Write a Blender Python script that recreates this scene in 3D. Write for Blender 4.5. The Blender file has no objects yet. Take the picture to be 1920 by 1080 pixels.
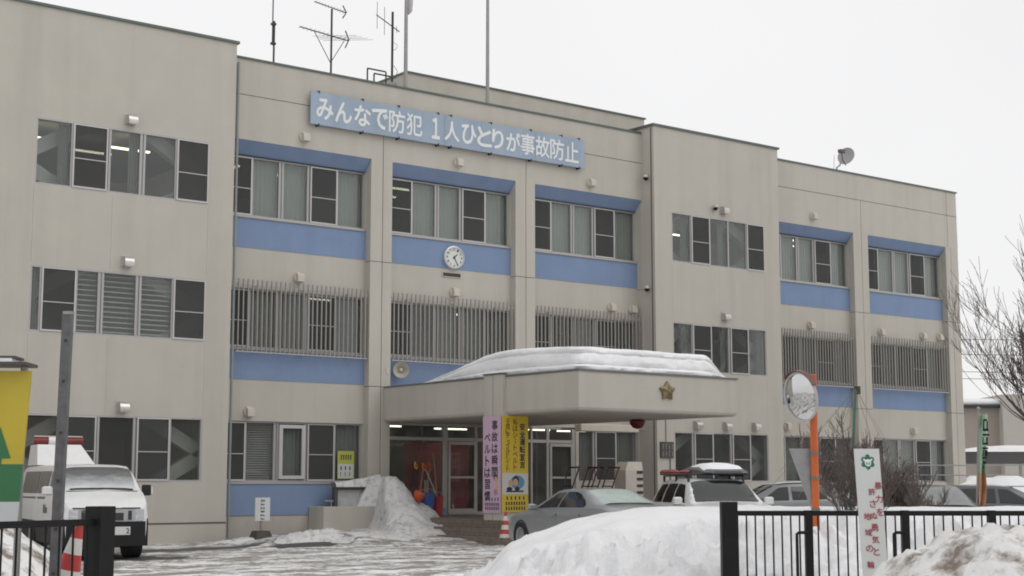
import bpy, math, random
from mathutils import Vector, Matrix, noise
random.seed(7)
sc = bpy.context.scene
COL = sc.collection
R = math.radians

# ------------------------------------------------------------------ camera
cd = bpy.data.cameras.new('camera')
cam = bpy.data.objects.new('camera', cd)
COL.objects.link(cam)
cam.location = (0, 0, 1.48)
cam.rotation_euler = (R(90 + 7.344), 0, R(-37.734))
cd.sensor_width = 36.0
cd.lens = 2832 / 1920 * 36
cd.clip_start = 0.1
cd.clip_end = 4000
sc.camera = cam

# ------------------------------------------------------------------ sky and sun (overcast winter noon)
SUN_EL, SUN_AZ = 48, 150          # azimuth measured clockwise from +Y
world = bpy.data.worlds.new('World')
sc.world = world
world.use_nodes = True
wn = world.node_tree.nodes
wl = world.node_tree.links
wn.clear()
w_out = wn.new('ShaderNodeOutputWorld')
w_bg = wn.new('ShaderNodeBackground')
w_sky = wn.new('ShaderNodeTexSky')
w_sky.sky_type = 'NISHITA'
w_sky.sun_disc = False
w_sky.sun_elevation = R(SUN_EL)
w_sky.sun_rotation = R(SUN_AZ)
w_mix = wn.new('ShaderNodeMixRGB')
w_mix.inputs[0].default_value = 0.93
w_mix.inputs[2].default_value = (9.7, 9.62, 9.62, 1)      # the closed cloud deck
w_tc = wn.new('ShaderNodeTexCoord')
w_no = wn.new('ShaderNodeTexNoise')
w_no.inputs['Scale'].default_value = 1.6
w_no.inputs['Detail'].default_value = 4
w_cr = wn.new('ShaderNodeMapRange')
w_cr.inputs[1].default_value = 0.3
w_cr.inputs[2].default_value = 0.7
w_cr.inputs[3].default_value = 0.94
w_cr.inputs[4].default_value = 1.03
w_mul = wn.new('ShaderNodeVectorMath')
w_mul.operation = 'SCALE'
wl.new(w_tc.outputs['Generated'], w_no.inputs['Vector'])
wl.new(w_no.outputs['Fac'], w_cr.inputs[0])
wl.new(w_sky.outputs[0], w_mix.inputs[1])
wl.new(w_mix.outputs[0], w_mul.inputs[0])
wl.new(w_cr.outputs[0], w_mul.inputs['Scale'])
wl.new(w_mul.outputs[0], w_bg.inputs['Color'])
w_bg.inputs['Strength'].default_value = 0.1
wl.new(w_bg.outputs[0], w_out.inputs[0])

sl = bpy.data.lights.new('sun', 'SUN')
sl.energy = 0.6
sl.angle = R(40)
sl.color = (1.0, 0.97, 0.93)
sun = bpy.data.objects.new('sun', sl)
COL.objects.link(sun)
sd = Vector((math.sin(R(SUN_AZ)) * math.cos(R(SUN_EL)), math.cos(R(SUN_AZ)) * math.cos(R(SUN_EL)), math.sin(R(SUN_EL))))
sun.rotation_euler = (-sd).to_track_quat('-Z', 'Y').to_euler()
sun.location = (0, -10, 40)
sc.view_settings.view_transform = 'Standard'
sc.view_settings.look = 'None'
sc.view_settings.exposure = 0.0
sc.view_settings.gamma = 1.0
sc.view_settings.use_curve_mapping = False
sc.cycles.filter_width = 1.9
sc.cycles.max_bounces = 8
sc.cycles.transparent_max_bounces = 16

# ------------------------------------------------------------------ materials
def lin(c):
    c = c / 255.0
    return c / 12.92 if c <= 0.04045 else ((c + 0.055) / 1.055) ** 2.4

MATS = {}
def mat(name, col, rough=0.7, metal=0.0, var=0.0, vscale=4.0, bump=0.0, bscale=60.0, spec=0.5, emit=None, grime=0.0):
    if name in MATS:
        return MATS[name]
    m = bpy.data.materials.new(name)
    m.use_nodes = True
    nt = m.node_tree
    b = nt.nodes['Principled BSDF']
    b.inputs['Base Color'].default_value = (*col, 1)
    b.inputs['Roughness'].default_value = rough
    b.inputs['Metallic'].default_value = metal
    b.inputs['Specular IOR Level'].default_value = spec
    if emit:
        b.inputs['Emission Color'].default_value = (*emit[0], 1)
        b.inputs['Emission Strength'].default_value = emit[1]
    geo = nt.nodes.new('ShaderNodeNewGeometry')
    if var > 0:
        n1 = nt.nodes.new('ShaderNodeTexNoise')
        n1.inputs['Scale'].default_value = vscale
        n1.inputs['Detail'].default_value = 5
        n1.inputs['Roughness'].default_value = 0.65
        nt.links.new(geo.outputs['Position'], n1.inputs['Vector'])
        mr = nt.nodes.new('ShaderNodeMapRange')
        mr.inputs[1].default_value = 0.3
        mr.inputs[2].default_value = 0.7
        mr.inputs[3].default_value = 1 - var
        mr.inputs[4].default_value = 1 + var
        nt.links.new(n1.outputs['Fac'], mr.inputs[0])
        sc_ = nt.nodes.new('ShaderNodeVectorMath')
        sc_.operation = 'SCALE'
        sc_.inputs[0].default_value = col
        nt.links.new(mr.outputs[0], sc_.inputs['Scale'])
        last = sc_.outputs[0]
        if grime > 0:      # rain streaks: noise stretched down the wall
            mp = nt.nodes.new('ShaderNodeMapping')
            mp.inputs['Scale'].default_value = (2.2, 2.2, 0.12)
            nt.links.new(geo.outputs['Position'], mp.inputs['Vector'])
            n2 = nt.nodes.new('ShaderNodeTexNoise')
            n2.inputs['Scale'].default_value = 1.0
            n2.inputs['Detail'].default_value = 6
            nt.links.new(mp.outputs[0], n2.inputs['Vector'])
            m2 = nt.nodes.new('ShaderNodeMapRange')
            m2.inputs[1].default_value = 0.45
            m2.inputs[2].default_value = 0.75
            m2.inputs[3].default_value = 1.0
            m2.inputs[4].default_value = 1.0 - grime
            nt.links.new(n2.outputs['Fac'], m2.inputs[0])
            s2 = nt.nodes.new('ShaderNodeVectorMath')
            s2.operation = 'SCALE'
            nt.links.new(last, s2.inputs[0])
            nt.links.new(m2.outputs[0], s2.inputs['Scale'])
            last = s2.outputs[0]
        nt.links.new(last, b.inputs['Base Color'])
    if bump > 0:
        n3 = nt.nodes.new('ShaderNodeTexNoise')
        n3.inputs['Scale'].default_value = bscale
        n3.inputs['Detail'].default_value = 4
        nt.links.new(geo.outputs['Position'], n3.inputs['Vector'])
        bp = nt.nodes.new('ShaderNodeBump')
        bp.inputs['Strength'].default_value = bump
        bp.inputs['Distance'].default_value = 0.02
        nt.links.new(n3.outputs['Fac'], bp.inputs['Height'])
        nt.links.new(bp.outputs[0], b.inputs['Normal'])
    MATS[name] = m
    return m

STUCCO = mat('stucco', (0.485, 0.458, 0.405), 0.9, var=0.035, vscale=0.9, bump=0.25, bscale=45, spec=0.2, grime=0.085)
PLINTH = mat('plinth_concrete', (0.46, 0.43, 0.38), 0.9, var=0.06, vscale=1.5, bump=0.25, bscale=40, spec=0.2, grime=0.14)
BLUE = mat('blue_stucco', (0.205, 0.275, 0.415), 0.85, var=0.05, vscale=1.2, bump=0.3, bscale=45, spec=0.2, grime=0.06)
JOINT = mat('joint_sealant', (0.16, 0.15, 0.14), 0.9)
CAP = mat('cap_metal', (0.10, 0.13, 0.115), 0.45, 0.3, var=0.1, vscale=2)
ALU = mat('aluminium', (0.40, 0.39, 0.385), 0.45, 0.25, var=0.04, vscale=2)
SASH = mat('sash_aluminium', (0.52, 0.51, 0.50), 0.45, 0.2, var=0.04, vscale=2)
ALU_D = mat('dark_aluminium', (0.16, 0.16, 0.155), 0.5, 0.3)
STEEL = mat('galvanised_steel', (0.30, 0.30, 0.30), 0.45, 0.5, var=0.12, vscale=9)
HOOD_M = mat('hood_steel', (0.52, 0.50, 0.47), 0.3, 0.75, var=0.08, vscale=6)
HOOD_P = mat('hood_plastic', (0.52, 0.48, 0.42), 0.6, var=0.06, vscale=5)
BLACK = mat('black_paint', (0.010, 0.009, 0.010), 0.55, var=0.2, vscale=8, spec=0.25)
DARK = mat('dark_metal', (0.03, 0.03, 0.032), 0.5)
INSIDE = mat('office_wall', (0.52, 0.51, 0.47), 0.9, var=0.1, vscale=0.8)
INFLOOR = mat('office_floor', (0.34, 0.33, 0.30), 0.8)
BRACE = mat('brace_paint', (0.52, 0.51, 0.48), 0.7, var=0.05, vscale=2)
CURT = mat('lace_curtain', (0.33, 0.355, 0.33), 0.95, var=0.05, vscale=3, spec=0.1)
CURT_D = mat('grey_curtain', (0.22, 0.225, 0.21), 0.95, var=0.08, vscale=3, spec=0.1)
BLIND = mat('blind_slat', (0.42, 0.41, 0.38), 0.6)
TUBE = mat('fluorescent_tube', (0.9, 0.9, 0.8), 0.5, emit=((1.0, 0.96, 0.70), 3.0))
WHITEP = mat('white_paint', (0.76, 0.76, 0.76), 0.35, var=0.04, vscale=3)
RED = mat('red_paint', (0.36, 0.028, 0.03), 0.5, var=0.1, vscale=5)
TILE = mat('step_tile', (0.20, 0.162, 0.132), 0.6, var=0.25, vscale=9, spec=0.4)
GROUT = mat('grout', (0.07, 0.06, 0.055), 0.9)
WOOD = mat('wood_handle', (0.28, 0.18, 0.09), 0.7, var=0.15, vscale=12)
ORANGE = mat('orange_paint', (0.52, 0.115, 0.025), 0.5, var=0.12, vscale=6, grime=0.15)
RUBBER = mat('rubber', (0.018, 0.018, 0.018), 0.85)
CGLASS = mat('car_glass', (0.012, 0.014, 0.014), 0.06, spec=0.7)
BARK = mat('bark', (0.11, 0.085, 0.078), 0.9, var=0.3, vscale=14)
TWIG = mat('twig_bark', (0.12, 0.095, 0.085), 0.9, var=0.25, vscale=10)

def glass_mat(name, tint, boost):
    m = bpy.data.materials.new(name)
    m.use_nodes = True
    nt = m.node_tree
    nt.nodes.clear()
    o = nt.nodes.new('ShaderNodeOutputMaterial')
    mx = nt.nodes.new('ShaderNodeMixShader')
    tr = nt.nodes.new('ShaderNodeBsdfTransparent')
    gl = nt.nodes.new('ShaderNodeBsdfGlossy')
    fr = nt.nodes.new('ShaderNodeFresnel')
    ma = nt.nodes.new('ShaderNodeMath')
    ma.operation = 'MULTIPLY'
    ma.inputs[1].default_value = boost
    bk = nt.nodes.new('ShaderNodeNewGeometry')      # the node inverts its IOR on back faces: feed it 1/1.5 there
    io = nt.nodes.new('ShaderNodeMapRange')
    io.inputs[3].default_value = 1.5
    io.inputs[4].default_value = 1 / 1.5
    nt.links.new(bk.outputs['Backfacing'], io.inputs[0])
    nt.links.new(io.outputs[0], fr.inputs['IOR'])
    veil = nt.nodes.new('ShaderNodeBsdfDiffuse')    # pale haze mixed in to brighten the glass in place of reflection
    veil.inputs[0].default_value = (0.5, 0.5, 0.49, 1)
    fm = nt.nodes.new('ShaderNodeMixShader')
    fm.inputs[0].default_value = 0.055
    tr.inputs[0].default_value = (*tint, 1)
    gl.inputs['Roughness'].default_value = 0.02
    gl.inputs[0].default_value = (0.9, 0.93, 0.92, 1)
    ge = nt.nodes.new('ShaderNodeNewGeometry')
    no = nt.nodes.new('ShaderNodeTexNoise')
    no.inputs['Scale'].default_value = 1.3
    nt.links.new(ge.outputs['Position'], no.inputs['Vector'])
    bp = nt.nodes.new('ShaderNodeBump')
    bp.inputs['Strength'].default_value = 0.06
    bp.inputs['Distance'].default_value = 0.05
    nt.links.new(no.outputs['Fac'], bp.inputs['Height'])
    nt.links.new(bp.outputs[0], gl.inputs['Normal'])
    nt.links.new(fr.outputs[0], ma.inputs[0])
    nt.links.new(ma.outputs[0], mx.inputs[0])
    nt.links.new(tr.outputs[0], fm.inputs[1])
    nt.links.new(veil.outputs[0], fm.inputs[2])
    nt.links.new(fm.outputs[0], mx.inputs[1])
    nt.links.new(gl.outputs[0], mx.inputs[2])
    nt.links.new(mx.outputs[0], o.inputs[0])
    return m
GLASS = glass_mat('window_glass', (0.86, 0.88, 0.87), 1.0)

def screen_mat():
    m = bpy.data.materials.new('insect_screen')
    m.use_nodes = True
    nt = m.node_tree
    nt.nodes.clear()
    o = nt.nodes.new('ShaderNodeOutputMaterial')
    mx = nt.nodes.new('ShaderNodeMixShader')
    tr = nt.nodes.new('ShaderNodeBsdfTransparent')
    df = nt.nodes.new('ShaderNodeBsdfDiffuse')
    df.inputs[0].default_value = (0.095, 0.096, 0.095, 1)
    mx.inputs[0].default_value = 0.52
    nt.links.new(tr.outputs[0], mx.inputs[1])
    nt.links.new(df.outputs[0], mx.inputs[2])
    nt.links.new(mx.outputs[0], o.inputs[0])
    return m
SCREEN = screen_mat()

def snow_mat(name, dirt, dscale, dcol=(0.16, 0.135, 0.11), base=(0.87, 0.875, 0.885), lo=0.5, hi=0.7, bump=0.5, dist=0.04):
    m = bpy.data.materials.new(name)
    m.use_nodes = True
    nt = m.node_tree
    b = nt.nodes['Principled BSDF']
    b.inputs['Roughness'].default_value = 0.75
    b.inputs['Specular IOR Level'].default_value = 0.25
    ge = nt.nodes.new('ShaderNodeNewGeometry')
    n1 = nt.nodes.new('ShaderNodeTexNoise')
    n1.inputs['Scale'].default_value = dscale
    n1.inputs['Detail'].default_value = 9
    n1.inputs['Roughness'].default_value = 0.68
    nt.links.new(ge.outputs['Position'], n1.inputs['Vector'])
    mr = nt.nodes.new('ShaderNodeMapRange')
    mr.inputs[1].default_value = lo
    mr.inputs[2].default_value = hi
    mr.inputs[4].default_value = dirt
    nt.links.new(n1.outputs['Fac'], mr.inputs[0])
    mx = nt.nodes.new('ShaderNodeMixRGB')
    mx.inputs[1].default_value = (*base, 1)
    mx.inputs[2].default_value = (*dcol, 1)
    nt.links.new(mr.outputs[0], mx.inputs[0])
    nt.links.new(mx.outputs[0], b.inputs['Base Color'])
    n2 = nt.nodes.new('ShaderNodeTexNoise')
    n2.inputs['Scale'].default_value = 22
    n2.inputs['Detail'].default_value = 6
    n2.inputs['Roughness'].default_value = 0.7
    nt.links.new(ge.outputs['Position'], n2.inputs['Vector'])
    bp = nt.nodes.new('ShaderNodeBump')
    bp.inputs['Strength'].default_value = bump
    bp.inputs['Distance'].default_value = dist
    nt.links.new(n2.outputs['Fac'], bp.inputs['Height'])
    nt.links.new(bp.outputs[0], b.inputs['Normal'])
    return m
SNOW = snow_mat('clean_snow', 0.22, 1.2, bump=0.65, dist=0.05)
SNOW_P = snow_mat('grainy_snow', 0.75, 6.0, lo=0.50, hi=0.72, base=(0.66, 0.655, 0.65))
SNOW_D = snow_mat('dirty_snow', 0.92, 3.4, dcol=(0.17, 0.13, 0.095), base=(0.76, 0.75, 0.74), lo=0.47, hi=0.62)
SNOW_R = snow_mat('roof_snow', 0.10, 2.0)

def slush_mat():
    m = bpy.data.materials.new('slush')
    m.use_nodes = True
    nt = m.node_tree
    N, L = nt.nodes, nt.links
    b = N['Principled BSDF']
    ge = N.new('ShaderNodeNewGeometry')
    mp = N.new('ShaderNodeMapping')
    mp.inputs['Rotation'].default_value = (0, 0, R(22))
    mp.inputs['Scale'].default_value = (0.6, 1.9, 1)
    L.new(ge.outputs['Position'], mp.inputs['Vector'])
    def nz(scale, vec, detail=8, rough=0.65):
        n = N.new('ShaderNodeTexNoise')
        n.inputs['Scale'].default_value = scale
        n.inputs['Detail'].default_value = detail
        n.inputs['Roughness'].default_value = rough
        L.new(vec, n.inputs['Vector'])
        return n.outputs['Fac']
    def ramp(f, a, bb, lo=0.0, hi=1.0):
        r = N.new('ShaderNodeMapRange')
        r.inputs[1].default_value = a
        r.inputs[2].default_value = bb
        r.inputs[3].default_value = lo
        r.inputs[4].default_value = hi
        L.new(f, r.inputs[0])
        return r.outputs[0]
    streak = nz(1.1, mp.outputs[0])
    fine = nz(7.0, ge.outputs['Position'], 10, 0.72)
    blot = nz(0.28, ge.outputs['Position'], 4)
    m1 = N.new('ShaderNodeMixRGB')
    m1.inputs[1].default_value = (0.215, 0.197, 0.175, 1)      # wet brown slush
    m1.inputs[2].default_value = (0.82, 0.815, 0.81, 1)      # packed snow
    add = N.new('ShaderNodeMath')
    add.operation = 'MULTIPLY_ADD'
    add.inputs[1].default_value = 0.62
    L.new(streak, add.inputs[0])
    f2 = N.new('ShaderNodeMath')
    f2.operation = 'MULTIPLY'
    f2.inputs[1].default_value = 0.38
    L.new(fine, f2.inputs[0])
    L.new(f2.outputs[0], add.inputs[2])
    L.new(ramp(add.outputs[0], 0.465, 0.55, 0.05, 1.0), m1.inputs[0])
    m2 = N.new('ShaderNodeMixRGB')
    m2.inputs[2].default_value = (0.07, 0.068, 0.068, 1)     # bare wet asphalt
    L.new(m1.outputs[0], m2.inputs[1])
    at = N.new('ShaderNodeAttribute')
    at.attribute_name = 'bare'
    L.new(at.outputs['Fac'], m2.inputs[0])
    L.new(m2.outputs[0], b.inputs['Base Color'])
    L.new(ramp(blot, 0.35, 0.65, 0.35, 0.75), b.inputs['Roughness'])
    b.inputs['Specular IOR Level'].default_value = 0.45
    bp = N.new('ShaderNodeBump')
    bp.inputs['Strength'].default_value = 0.6
    bp.inputs['Distance'].default_value = 0.05
    L.new(add.outputs[0], bp.inputs['Height'])
    L.new(bp.outputs[0], b.inputs['Normal'])
    return m
SLUSH = slush_mat()

# ------------------------------------------------------------------ mesh helpers
BASE = {}          # thing name -> world base (for parts given in world coordinates)
def root_of(o):
    while o.parent:
        o = o.parent
    return o

class MB:
    def __init__(s):
        s.v, s.f, s.m, s.k = [], [], [], 0
    def mi(s, k):
        s.k = k
        return s
    def face(s, idx):
        s.f.append(tuple(idx))
        s.m.append(s.k)
    def poly(s, pts):
        n = len(s.v)
        s.v += [tuple(p) for p in pts]
        s.face(range(n, n + len(pts)))
        return s
    def box(s, x0, x1, y0, y1, z0, z1):
        n = len(s.v)
        s.v += [(x0, y0, z0), (x1, y0, z0), (x1, y1, z0), (x0, y1, z0), (x0, y0, z1), (x1, y0, z1), (x1, y1, z1), (x0, y1, z1)]
        for q in ((0, 3, 2, 1), (4, 5, 6, 7), (0, 1, 5, 4), (1, 2, 6, 5), (2, 3, 7, 6), (3, 0, 4, 7)):
            s.face([n + i for i in q])
        return s
    def cbox(s, x0, x1, y0, y1, z0, z1, c):
        """box with chamfered vertical and horizontal edges"""
        rings = []
        for z, i in ((z0, c), (z0 + c, 0), (z1 - c, 0), (z1, c)):
            a, b_, d, e = x0 + i, x1 - i, y0 + i, y1 - i
            rings.append([(a + c, d, z), (b_ - c, d, z), (b_, d + c, z), (b_, e - c, z), (b_ - c, e, z), (a + c, e, z), (a, e - c, z), (a, d + c, z)])
        s.loft(rings, True, True)
        return s
    def loft(s, rings, closed=True, caps=False):
        n0 = len(s.v)
        k = len(rings[0])
        for r in rings:
            s.v += [tuple(p) for p in r]
        for i in range(len(rings) - 1):
            for j in range(k if closed else k - 1):
                a = n0 + i * k + j
                b_ = n0 + i * k + (j + 1) % k
                s.face((a, b_, b_ + k, a + k))
        if caps:
            s.face([n0 + j for j in range(k)][::-1])
            s.face([n0 + (len(rings) - 1) * k + j for j in range(k)])
        return s
    def tube(s, pts, r, n=8, caps=True):
        pts = [Vector(p) for p in pts]
        rr = r if isinstance(r, (list, tuple)) else [r] * len(pts)
        rings = []
        prev = None
        for i, p in enumerate(pts):
            d = (pts[min(i + 1, len(pts) - 1)] - pts[max(i - 1, 0)])
            d.normalize()
            if prev is None:
                a = Vector((0, 0, 1)) if abs(d.z) < 0.9 else Vector((1, 0, 0))
                u = d.cross(a)
            else:
                u = prev - d * prev.dot(d)
                if u.length < 1e-5:
                    u = d.cross(Vector((0.3, 0.5, 0.8)))
            u.normalize()
            prev = u
            w = d.cross(u)
            rings.append([p + (u * math.cos(2 * math.pi * k / n) + w * math.sin(2 * math.pi * k / n)) * rr[i] for k in range(n)])
        s.loft(rings, True, caps)
        return s
    def disc(s, c, nrm, r, n=20, ry=None):
        c = Vector(c)
        nrm = Vector(nrm).normalized()
        u = nrm.cross(Vector((0, 0, 1)))
        if u.length < 1e-4:
            u = Vector((1, 0, 0))
        u.normalize()
        w = u.cross(nrm)
        ry = ry or r
        s.poly([c + u * (r * math.cos(2 * math.pi * k / n)) + w * (ry * math.sin(2 * math.pi * k / n)) for k in range(n)])
        return s
    def lathe(s, c, axis, prof, n=24):
        """prof: list of (radius, distance along axis)"""
        c = Vector(c)
        ax = Vector(axis).normalized()
        u = ax.cross(Vector((0, 0, 1)))
        if u.length < 1e-4:
            u = Vector((1, 0, 0))
        u.normalize()
        w = u.cross(ax)
        s.loft([[c + ax * d + (u * math.cos(2 * math.pi * k / n) + w * math.sin(2 * math.pi * k / n)) * max(r, 1e-4) for k in range(n)] for r, d in prof], True, True)
        return s
    def prism(s, pts2, y0, y1):
        """polygon in x-z pulled from y0 to y1"""
        a = [(p[0], y0, p[1]) for p in pts2]
        b_ = [(p[0], y1, p[1]) for p in pts2]
        s.loft([a, b_], True, True)
        return s
    def xprism(s, pts2, x0, x1):
        a = [(x0, p[0], p[1]) for p in pts2]
        b_ = [(x1, p[0], p[1]) for p in pts2]
        s.loft([a, b_], True, True)
        return s
    def xf(s, M):
        s.v = [tuple(M @ Vector(p)) for p in s.v]
        return s

def link(o):
    COL.objects.link(o)
    return o

def obj(name, mb, mats, parent=None, smooth=False, world_coords=True):
    me = bpy.data.meshes.new(name)
    v = mb.v
    if parent is not None:
        b = BASE.get(root_of(parent).name)
        if b is not None and world_coords:
            v = [(p[0] - b[0], p[1] - b[1], p[2] - b[2]) for p in v]
    me.from_pydata(v, [], mb.f)
    mats = mats if isinstance(mats, (list, tuple)) else [mats]
    for m in mats:
        me.materials.append(m)
    if len(mats) > 1:
        me.polygons.foreach_set('material_index', mb.m)
    me.update()
    import bmesh
    bm = bmesh.new()
    bm.from_mesh(me)
    bmesh.ops.recalc_face_normals(bm, faces=bm.faces)
    bm.to_mesh(me)
    bm.free()
    if smooth:
        me.polygons.foreach_set('use_smooth', [True] * len(me.polygons))
        me.set_sharp_from_angle(angle=R(38))
    o = bpy.data.objects.new(name, me)
    if parent is not None:
        o.parent = parent
    link(o)
    return o

def inst(src, loc=(0, 0, 0), parent=None, name=None):
    o = src.copy()
    if name:
        o.name = name
    o.parent = parent
    o.location = loc
    link(o)
    return o

def thing(name, label, cat, base=(0, 0, 0), rz=0, group=None, world=True):
    o = bpy.data.objects.new(name, None)
    o.empty_display_size = 0.3
    o.location = base
    o.rotation_euler = (0, 0, rz)
    link(o)
    o['label'] = label
    o['category'] = cat
    if group:
        o['group'] = group
    if world and rz == 0:
        BASE[o.name] = base
    return o

def tag(o, label, cat, group=None, kind=None):
    o['label'] = label
    if cat:
        o['category'] = cat
    if group:
        o['group'] = group
    if kind:
        o['kind'] = kind
    return o

def fbm(x, y, z, o=4, g=0.5):
    s, a, t = 0.0, 1.0, 0.0
    for _ in range(o):
        s += a * noise.noise((x, y, z))
        t += a
        a *= g
        x, y, z = x * 2.03, y * 2.03, z * 2.03
    return s / t

def sstep(a, b, x):
    t = max(0.0, min(1.0, (x - a) / (b - a)))
    return t * t * (3 - 2 * t)

GLYPH = {}
def glyphs(body):
    key = body
    if key in GLYPH:
        return GLYPH[key]
    cu = bpy.data.curves.new('glyphs', 'FONT')
    cu.body = body
    cu.resolution_u = 3
    o = bpy.data.objects.new('glyphs', cu)
    COL.objects.link(o)
    dg = bpy.context.evaluated_depsgraph_get()
    me = bpy.data.meshes.new_from_object(o.evaluated_get(dg))
    vs = [tuple(v.co[:2]) for v in me.vertices]
    fs = [tuple(p.vertices) for p in me.polygons]
    bpy.data.objects.remove(o)
    bpy.data.curves.remove(cu)
    bpy.data.meshes.remove(me)
    GLYPH[key] = (vs, fs)
    return vs, fs

def put_text(mb, body, origin, u, w, width, height, offset=0.0, keep=False, depth=0.004):
    """flat lettering fitted to width x height with its lower left corner at origin; raised by `depth` along u x w"""
    vs, fs = glyphs(body)
    if not vs:
        return
    xs = [p[0] for p in vs]
    ys = [p[1] for p in vs]
    x0, x1, y0, y1 = min(xs), max(xs), min(ys), max(ys)
    sx, sy = width / max(x1 - x0, 1e-6), height / max(y1 - y0, 1e-6)
    ox = oy = 0.0
    if keep:
        s_ = min(sx, sy)
        ox = (width - (x1 - x0) * s_) / 2
        oy = (height - (y1 - y0) * s_) / 2
        sx = sy = s_
    o_, u, w = Vector(origin), Vector(u), Vector(w)
    nn = u.cross(w).normalized()
    # bold: shifted copies, each a hair prouder than the last so no faces share a plane
    o2 = offset * 0.8
    shifts = [(0, 0)] if offset <= 0 else [(0, 0), (o2, 0), (-o2, 0), (0, o2), (0, -o2)]
    for q, (ax, ay) in enumerate(shifts):
        n = len(mb.v)
        for p in vs:
            mb.v.append(tuple(o_ + u * ((p[0] - x0 + ax) * sx + ox) + w * ((p[1] - y0 + ay) * sy + oy) + nn * (depth + 0.0004 * q)))
        for f in fs:
            mb.face([n + i for i in f])

# ------------------------------------------------------------------ ground
def ground_h(x, y):
    return 0.11 * sstep(28.5, 32.5, y) * sstep(17.0, 18.8, x)

g = MB()
for (x0, x1, y0, y1) in ((-1500, 1500, -1500, 2),):
    pass
rad = [(0, 0)]
g.poly([(-1800, -1800, -0.12), (1800, -1800, -0.12), (1800, 1800, -0.12), (-1800, 1800, -0.12)])
o = obj('ground', g, SNOW)
o['kind'] = 'structure'
o['label'] = 'snow covered ground reaching to the horizon'

BARE = [(18.2, 31.2, 1.5, 0.95), (15.4, 31.6, 2.6, 0.75), (18.5, 34.8, 2.2, 0.55), (12.3, 28.8, 1.7, 1.4)]
def bare_at(x, y):
    v = 0.0
    for bx, by, ra, rb in BARE:
        a = R(18)
        dx, dy = x - bx, y - by
        u = (dx * math.cos(a) + dy * math.sin(a)) / ra
        w = (-dx * math.sin(a) + dy * math.cos(a)) / rb
        d = u * u + w * w
        v = max(v, 1.0 - sstep(0.75, 1.0, d + 1.1 * fbm(x * 1.3, y * 1.3, 3.0, 3)))
    return v

def make_driveway():
    mb = MB()
    xs, ys = [], []
    x = 1.0
    while x < 46:
        xs.append(x)
        x += 0.13 if 8 < x < 25 else 0.5
    y = 2.0
    while y < 35.3:
        ys.append(y)
        y += 0.13 if y > 14 else 0.4
    att = []
    ca, sa = math.cos(R(22)), math.sin(R(22))
    for yy in ys:
        for xx in xs:
            u, w = xx * ca + yy * sa, -xx * sa + yy * ca
            h = 0.05 * fbm(u * 0.5, w * 1.5, 0.0, 4) + 0.07 * max(0, fbm(xx * 1.3, yy * 1.3, 9.0, 3) - 0.10) + 0.02 * fbm(xx * 2.5, yy * 2.5, 1.0, 2)
            h += 0.06 * max(0.0, fbm(xx * 3.1, yy * 3.1, 4.0, 2) - 0.16)
            bz = bare_at(xx, yy)
            # ploughed-up rim of snow along the wall
            rim = 0.22 * sstep(29.6, 31.2, yy + 0.12 * (xx - 17)) * sstep(16, 17.6, xx) * (1 - sstep(23, 24, xx)) * (0.6 + 0.8 * fbm(xx * 0.9, yy * 0.9, 2.0, 3))
            h = h * (1 - bz) + max(0.0, rim) * (1 - bz) * 0.6
            mb.v.append((xx, yy, ground_h(xx, yy) + h - 0.02 * bz))
            att.append(bz)
    nx = len(xs)
    for j in range(len(ys) - 1):
        for i in range(nx - 1):
            a = j * nx + i
            mb.face((a, a + 1, a + 1 + nx, a + nx))
    o = obj('driveway', mb, SLUSH, smooth=True)
    at = o.data.attributes.new('bare', 'FLOAT', 'POINT')
    at.data.foreach_set('value', att)
    o['kind'] = 'structure'
    o['label'] = 'slushy forecourt with tyre tracks in the melting snow'
make_driveway()

# ------------------------------------------------------------------ police station
BY, WY, IY, NY = 35.0, 34.44, 35.25, 35.35      # pillar face, wing face, infill face, window plane
ST = thing('police_station', 'three storey beige police station with blue spandrel panels and a porch', 'police station', (28.0, 35.0, 0.0))

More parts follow.
